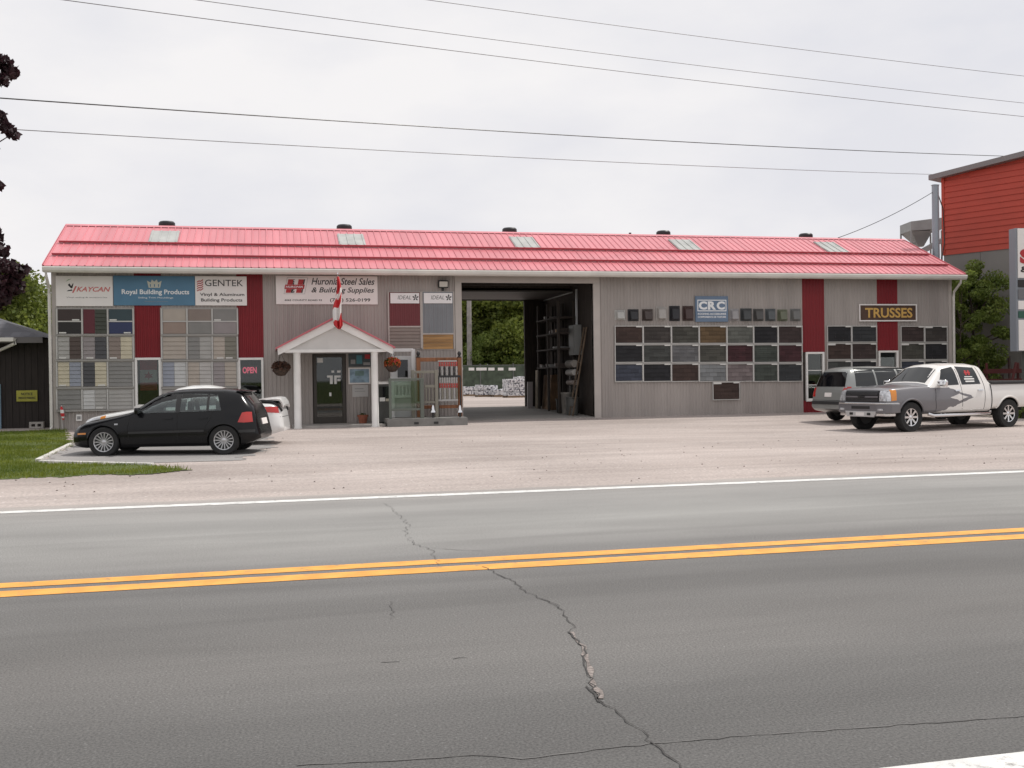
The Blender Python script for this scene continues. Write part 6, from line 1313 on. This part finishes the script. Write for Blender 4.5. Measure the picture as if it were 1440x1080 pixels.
b = MB().prism([(-.45, Hs(-.45)), (Wd+.4, Hs(Wd+.4)), (Wd+.4, Hs(Wd+.4)+.2), (-.45, Hs(-.45)+.2)], 1, -.3, bk+.4); b.obj('roof', M_groof, t); bx('corner_trim', M_rsid, t, -.05, .06, -.04, .12, zr, Hs(0))
# pylon sign
P0 = CAM+ray(1430, 500)*33.; zt_, zb_ = (CAM+ray(1422, 321)*33.).z, (CAM+ray(1422, 494)*33.).z; fr_ = Vector((CR.x, CR.y, 0)).normalized(); gz0 = ground(P0.x, P0.y)
t = thing('pylon_sign', 'tall white roadside sign with red letters at the right edge', 'sign', (P0.x, P0.y, gz0), math.atan2(fr_.y, fr_.x)+R(8)); sw_ = 3.2
bx('cabinet', mat('sign_edge', (.22, .24, .27), .5), t, 0, sw_, 0, .35, zb_-gz0, zt_-gz0, .01); H_ = zt_-zb_
rowsP = [(.59, 1., M_sgn), (.515, .585, M_ink), (.42, .51, mat('sign_row_grey', (.15, .15, .16), .5)), (.335, .415, M_sgn), (.265, .33, mat('sign_row_green', (.02, .09, .06), .4)), (.0, .26, M_sgn)]
for a, b_, m in rowsP: bx('face_panel', m, t, .06, sw_-.06, -.03, .0, zb_-gz0+a*H_+.02, zb_-gz0+b_*H_-.02, .005)
zz = zb_-gz0; text('H', M_inkr, t, .42, .95, zz+.84*H_, zz+.965*H_, -.03, .02, bold=.08); text('STEEL', M_inkr, t, .12, 2.1, zz+.71*H_, zz+.83*H_, -.03, .02, bold=.06); text('& BUILDING', M_ink, t, .14, 2.3, zz+.64*H_, zz+.69*H_, -.03, .01, bold=.03)
text('TRUSSES', M_inkw, t, .3, 1.6, zz+.53*H_, zz+.57*H_, -.03, .008); text('OPEN', M_inkw, t, .35, 1.2, zz+.28*H_, zz+.315*H_, -.03, .008)
for x in (.35, sw_-.5): bx('post', M_fp, t, x, x+.2, .08, .28, -.3, zz-.001)
# stacked lumber and red steel behind the truck bed
for i, (px, D, lb, m, h) in enumerate([(1395, 38.5, 'dark stack of steel behind the truck bed', mat('rust_steel', (.075, .04, .035), .8, 0, .3, 4), 1.9), (1432, 37, 'dark red steel frame leaning behind the truck bed', mat('red_frame', (.10, .02, .018), .7), 1.7)]):
    q = CAM+ray(px, 540)*D; t = thing('steel_stack', lb, 'stack', (q.x, q.y, ground(q.x, q.y)), .2)
    for k in range(4): bx('beam', m, t, -.9, 1.1, k*.2, k*.2+.12, .25+h*.21*k, .25+h*.21*k+.16)
    for s_ in (-.7, .9): MB().tube([(s_, -.05, 0), (s_+(.6 if i else 0), .0, h)], .05, 6).obj('brace', m, t); MB().tube([(s_, .75, 0), (s_, .75, h)], .05, 6).obj('brace', m, t)
# pole with service wire, hopper
Pp = CAM+ray(1318, 500)*40.; ztop = (CAM+ray(1316, 260)*40.).z; g0 = ground(Pp.x, Pp.y)
M_bpole = mat('steel_pole', (.30, .34, .38), .4, .3); t = thing('service_pole', 'blue-grey service pole beside the red building', 'pole', (Pp.x, Pp.y, g0-.02)); MB().tube([(0, 0, 0), (0, 0, ztop-g0)], .15, 14, r2=.13).obj('shaft', M_bpole, t); MB().lathe([(.16, 0), (.12, .03), (0, .035)], 14, 2, (0, 0, ztop-g0)).obj('cap', M_bpole, t)
MB().tube([(.14, 0, ztop-g0-.4), (.33, -.0, ztop-g0-.9), (.38, 0, ztop-g0-2.2), (.17, 0, ztop-g0-3.2)], .02, 6).obj('cable_loop', M_black, t)
def wire(label, a, b_, sag, r=.014, name='overhead_wire', n=40, m=M_black):
    a, b_ = Vector(a), Vector(b_); pts = [a.lerp(b_, i/n)-Vector((0, 0, sag*4*(i/n)*(1-i/n))) for i in range(n+1)]; o = MB(); o.tube([p-a for p in pts], r, 6); return o.obj(name, m, None, label=label, cat='wire', loc=a)
wr = onY(1178, 333, RY); wire('thin service wire sloping from the pole down to the roof ridge', (Pp.x-.13, Pp.y, (CAM+ray(1312, 271)*40.).z), (wr.x, RY, ZR+.03), .12, .013, 'service_wire')
M_galv = mat('galvanised', (.30, .30, .295), .5, .3, .1, 2); Ph = CAM+ray(1297, 500)*54.; g0 = ground(Ph.x, Ph.y)
def hz_(py): return (CAM+ray(1300, py)*54.).z-g0
t = thing('dust_hopper', 'grey metal dust hopper on legs behind the right roof end', 'hopper', (Ph.x, Ph.y, g0-.02), -R(13)); s_ = 54/FPX
b = MB().prism([(-.75, hz_(326)), (.95, hz_(324)), (.95, hz_(308)), (-.75, hz_(313))], 1, -.6, .9); b.obj('hood', M_galv, t, .01)
b = MB(); zt1, zb1 = hz_(326)-.0, hz_(346); b.add([(-.7, -.55, zt1), (.4, -.55, zt1), (.4, .85, zt1), (-.7, .85, zt1), (-.15, 0, zb1), (.15, 0, zb1), (.15, .3, zb1), (-.15, .3, zb1)], [(0, 1, 5, 4), (1, 2, 6, 5), (2, 3, 7, 6), (3, 0, 4, 7), (4, 5, 6, 7), (3, 2, 1, 0)]); b.obj('cone', M_galv, t)
MB().prism([(-.5, hz_(356)), (1.1, hz_(333)), (1.25, hz_(337)), (-.3, hz_(361))], 1, -.75, -.2).obj('chute', M_galv, t)
for x in (-.72, .85):
    for y in (-.55, .85): MB().tube([(x, y, 0), (x, y, zt1)], .05, 8).obj('leg', M_galv, t)
bx('catwalk', M_galv, t, -3.0, -.3, -.3, .3, hz_(352), hz_(350))
for k in range(5): MB().tube([(-2.9+k*.55, -.3, hz_(351)), (-2.9+k*.55, -.3, hz_(342))], .03, 6).obj('handrail_post', M_galv, t)
MB().tube([(-2.95, -.3, hz_(342)), (-.4, -.3, hz_(342))], .035, 6).obj('handrail', M_galv, t); 
for x in (-2.9, -1.7): MB().tube([(x, 0, 0), (x, 0, hz_(352))], .06, 8).obj('leg', M_galv, t)
# overhead lines between two roadside poles outside the frame
DL, DR = 20., 46.; XLp, XRp = -420, 1830
def ext(pa, pb, x): return pa[1]+(pb[1]-pa[1])*(x-pa[0])/(pb[0]-pa[0])
lines = [((165, 0), (1440, 152), 'lowest of the three upper wires crossing the sky'), ((370, 0), (1440, 133), 'middle one of the three upper wires crossing the sky'), ((715, 0), (1440, 95), 'topmost wire near the top right of the sky'), ((0, 133), (1430, 219), 'thick dark wire above the store roof, second lowest'), ((20, 177), (1310, 241), 'lowest long wire running just above the store roof')]
ends = []
for i, (a, b_, lb) in enumerate(lines):
    xr_, dr_ = (XRp, DR) if i < 3 else (1462, 53.); yl, yr = ext(a, b_, XLp), ext(a, b_, xr_); PL = CAM+ray(XLp, yl)*DL; PR = CAM+ray(xr_, yr)*dr_; ends.append((PL, PR)); wire(lb, PL, PR, .22 if i > 2 else .35, (.009, .008, .008, .015, .010)[i], m=M_black if i in (3,) else mat('wire_grey', ((.16, .15, .16)), .5))
ALL = list(ends)
for j, es, lb in ((0, ALL, 'tall wooden utility pole carrying all five wires, left outside the view'), (1, ALL[:3], 'tall wooden utility pole carrying the upper wires, right outside the view'), (1, ALL[3:], 'wooden utility pole carrying the two lower wires behind the red building')):
    ends = es; P = sum((e[j] for e in ends), Vector())/len(ends); g0 = ground(P.x, P.y)-.02; top = max(e[j].z for e in ends)+.3; t = thing('utility_pole', lb, 'pole', (P.x, P.y, g0)); MB().tube([(0, 0, -.3), (0, 0, top-g0)], .17, 12, r2=.12).obj('shaft', M_barkg, t)
    for e in ends: q = e[j]-Vector((P.x, P.y, g0)); MB().tube([(0, 0, q.z), tuple(q)], .02, 6).obj('bracket', M_black, t)
Py = onY(660, 500, 74.); t = thing('yard_pole', 'grey wooden pole rising behind the yard fence', 'pole', (Py.x, 74., .45)); MB().tube([(0, 0, 0), (.05, 0, 9.)], .2, 10, r2=.16).obj('shaft', M_barkg, t); bx('crossarm', M_barkg, t, -.8, .9, -.06, .06, 8.4, 8.55)
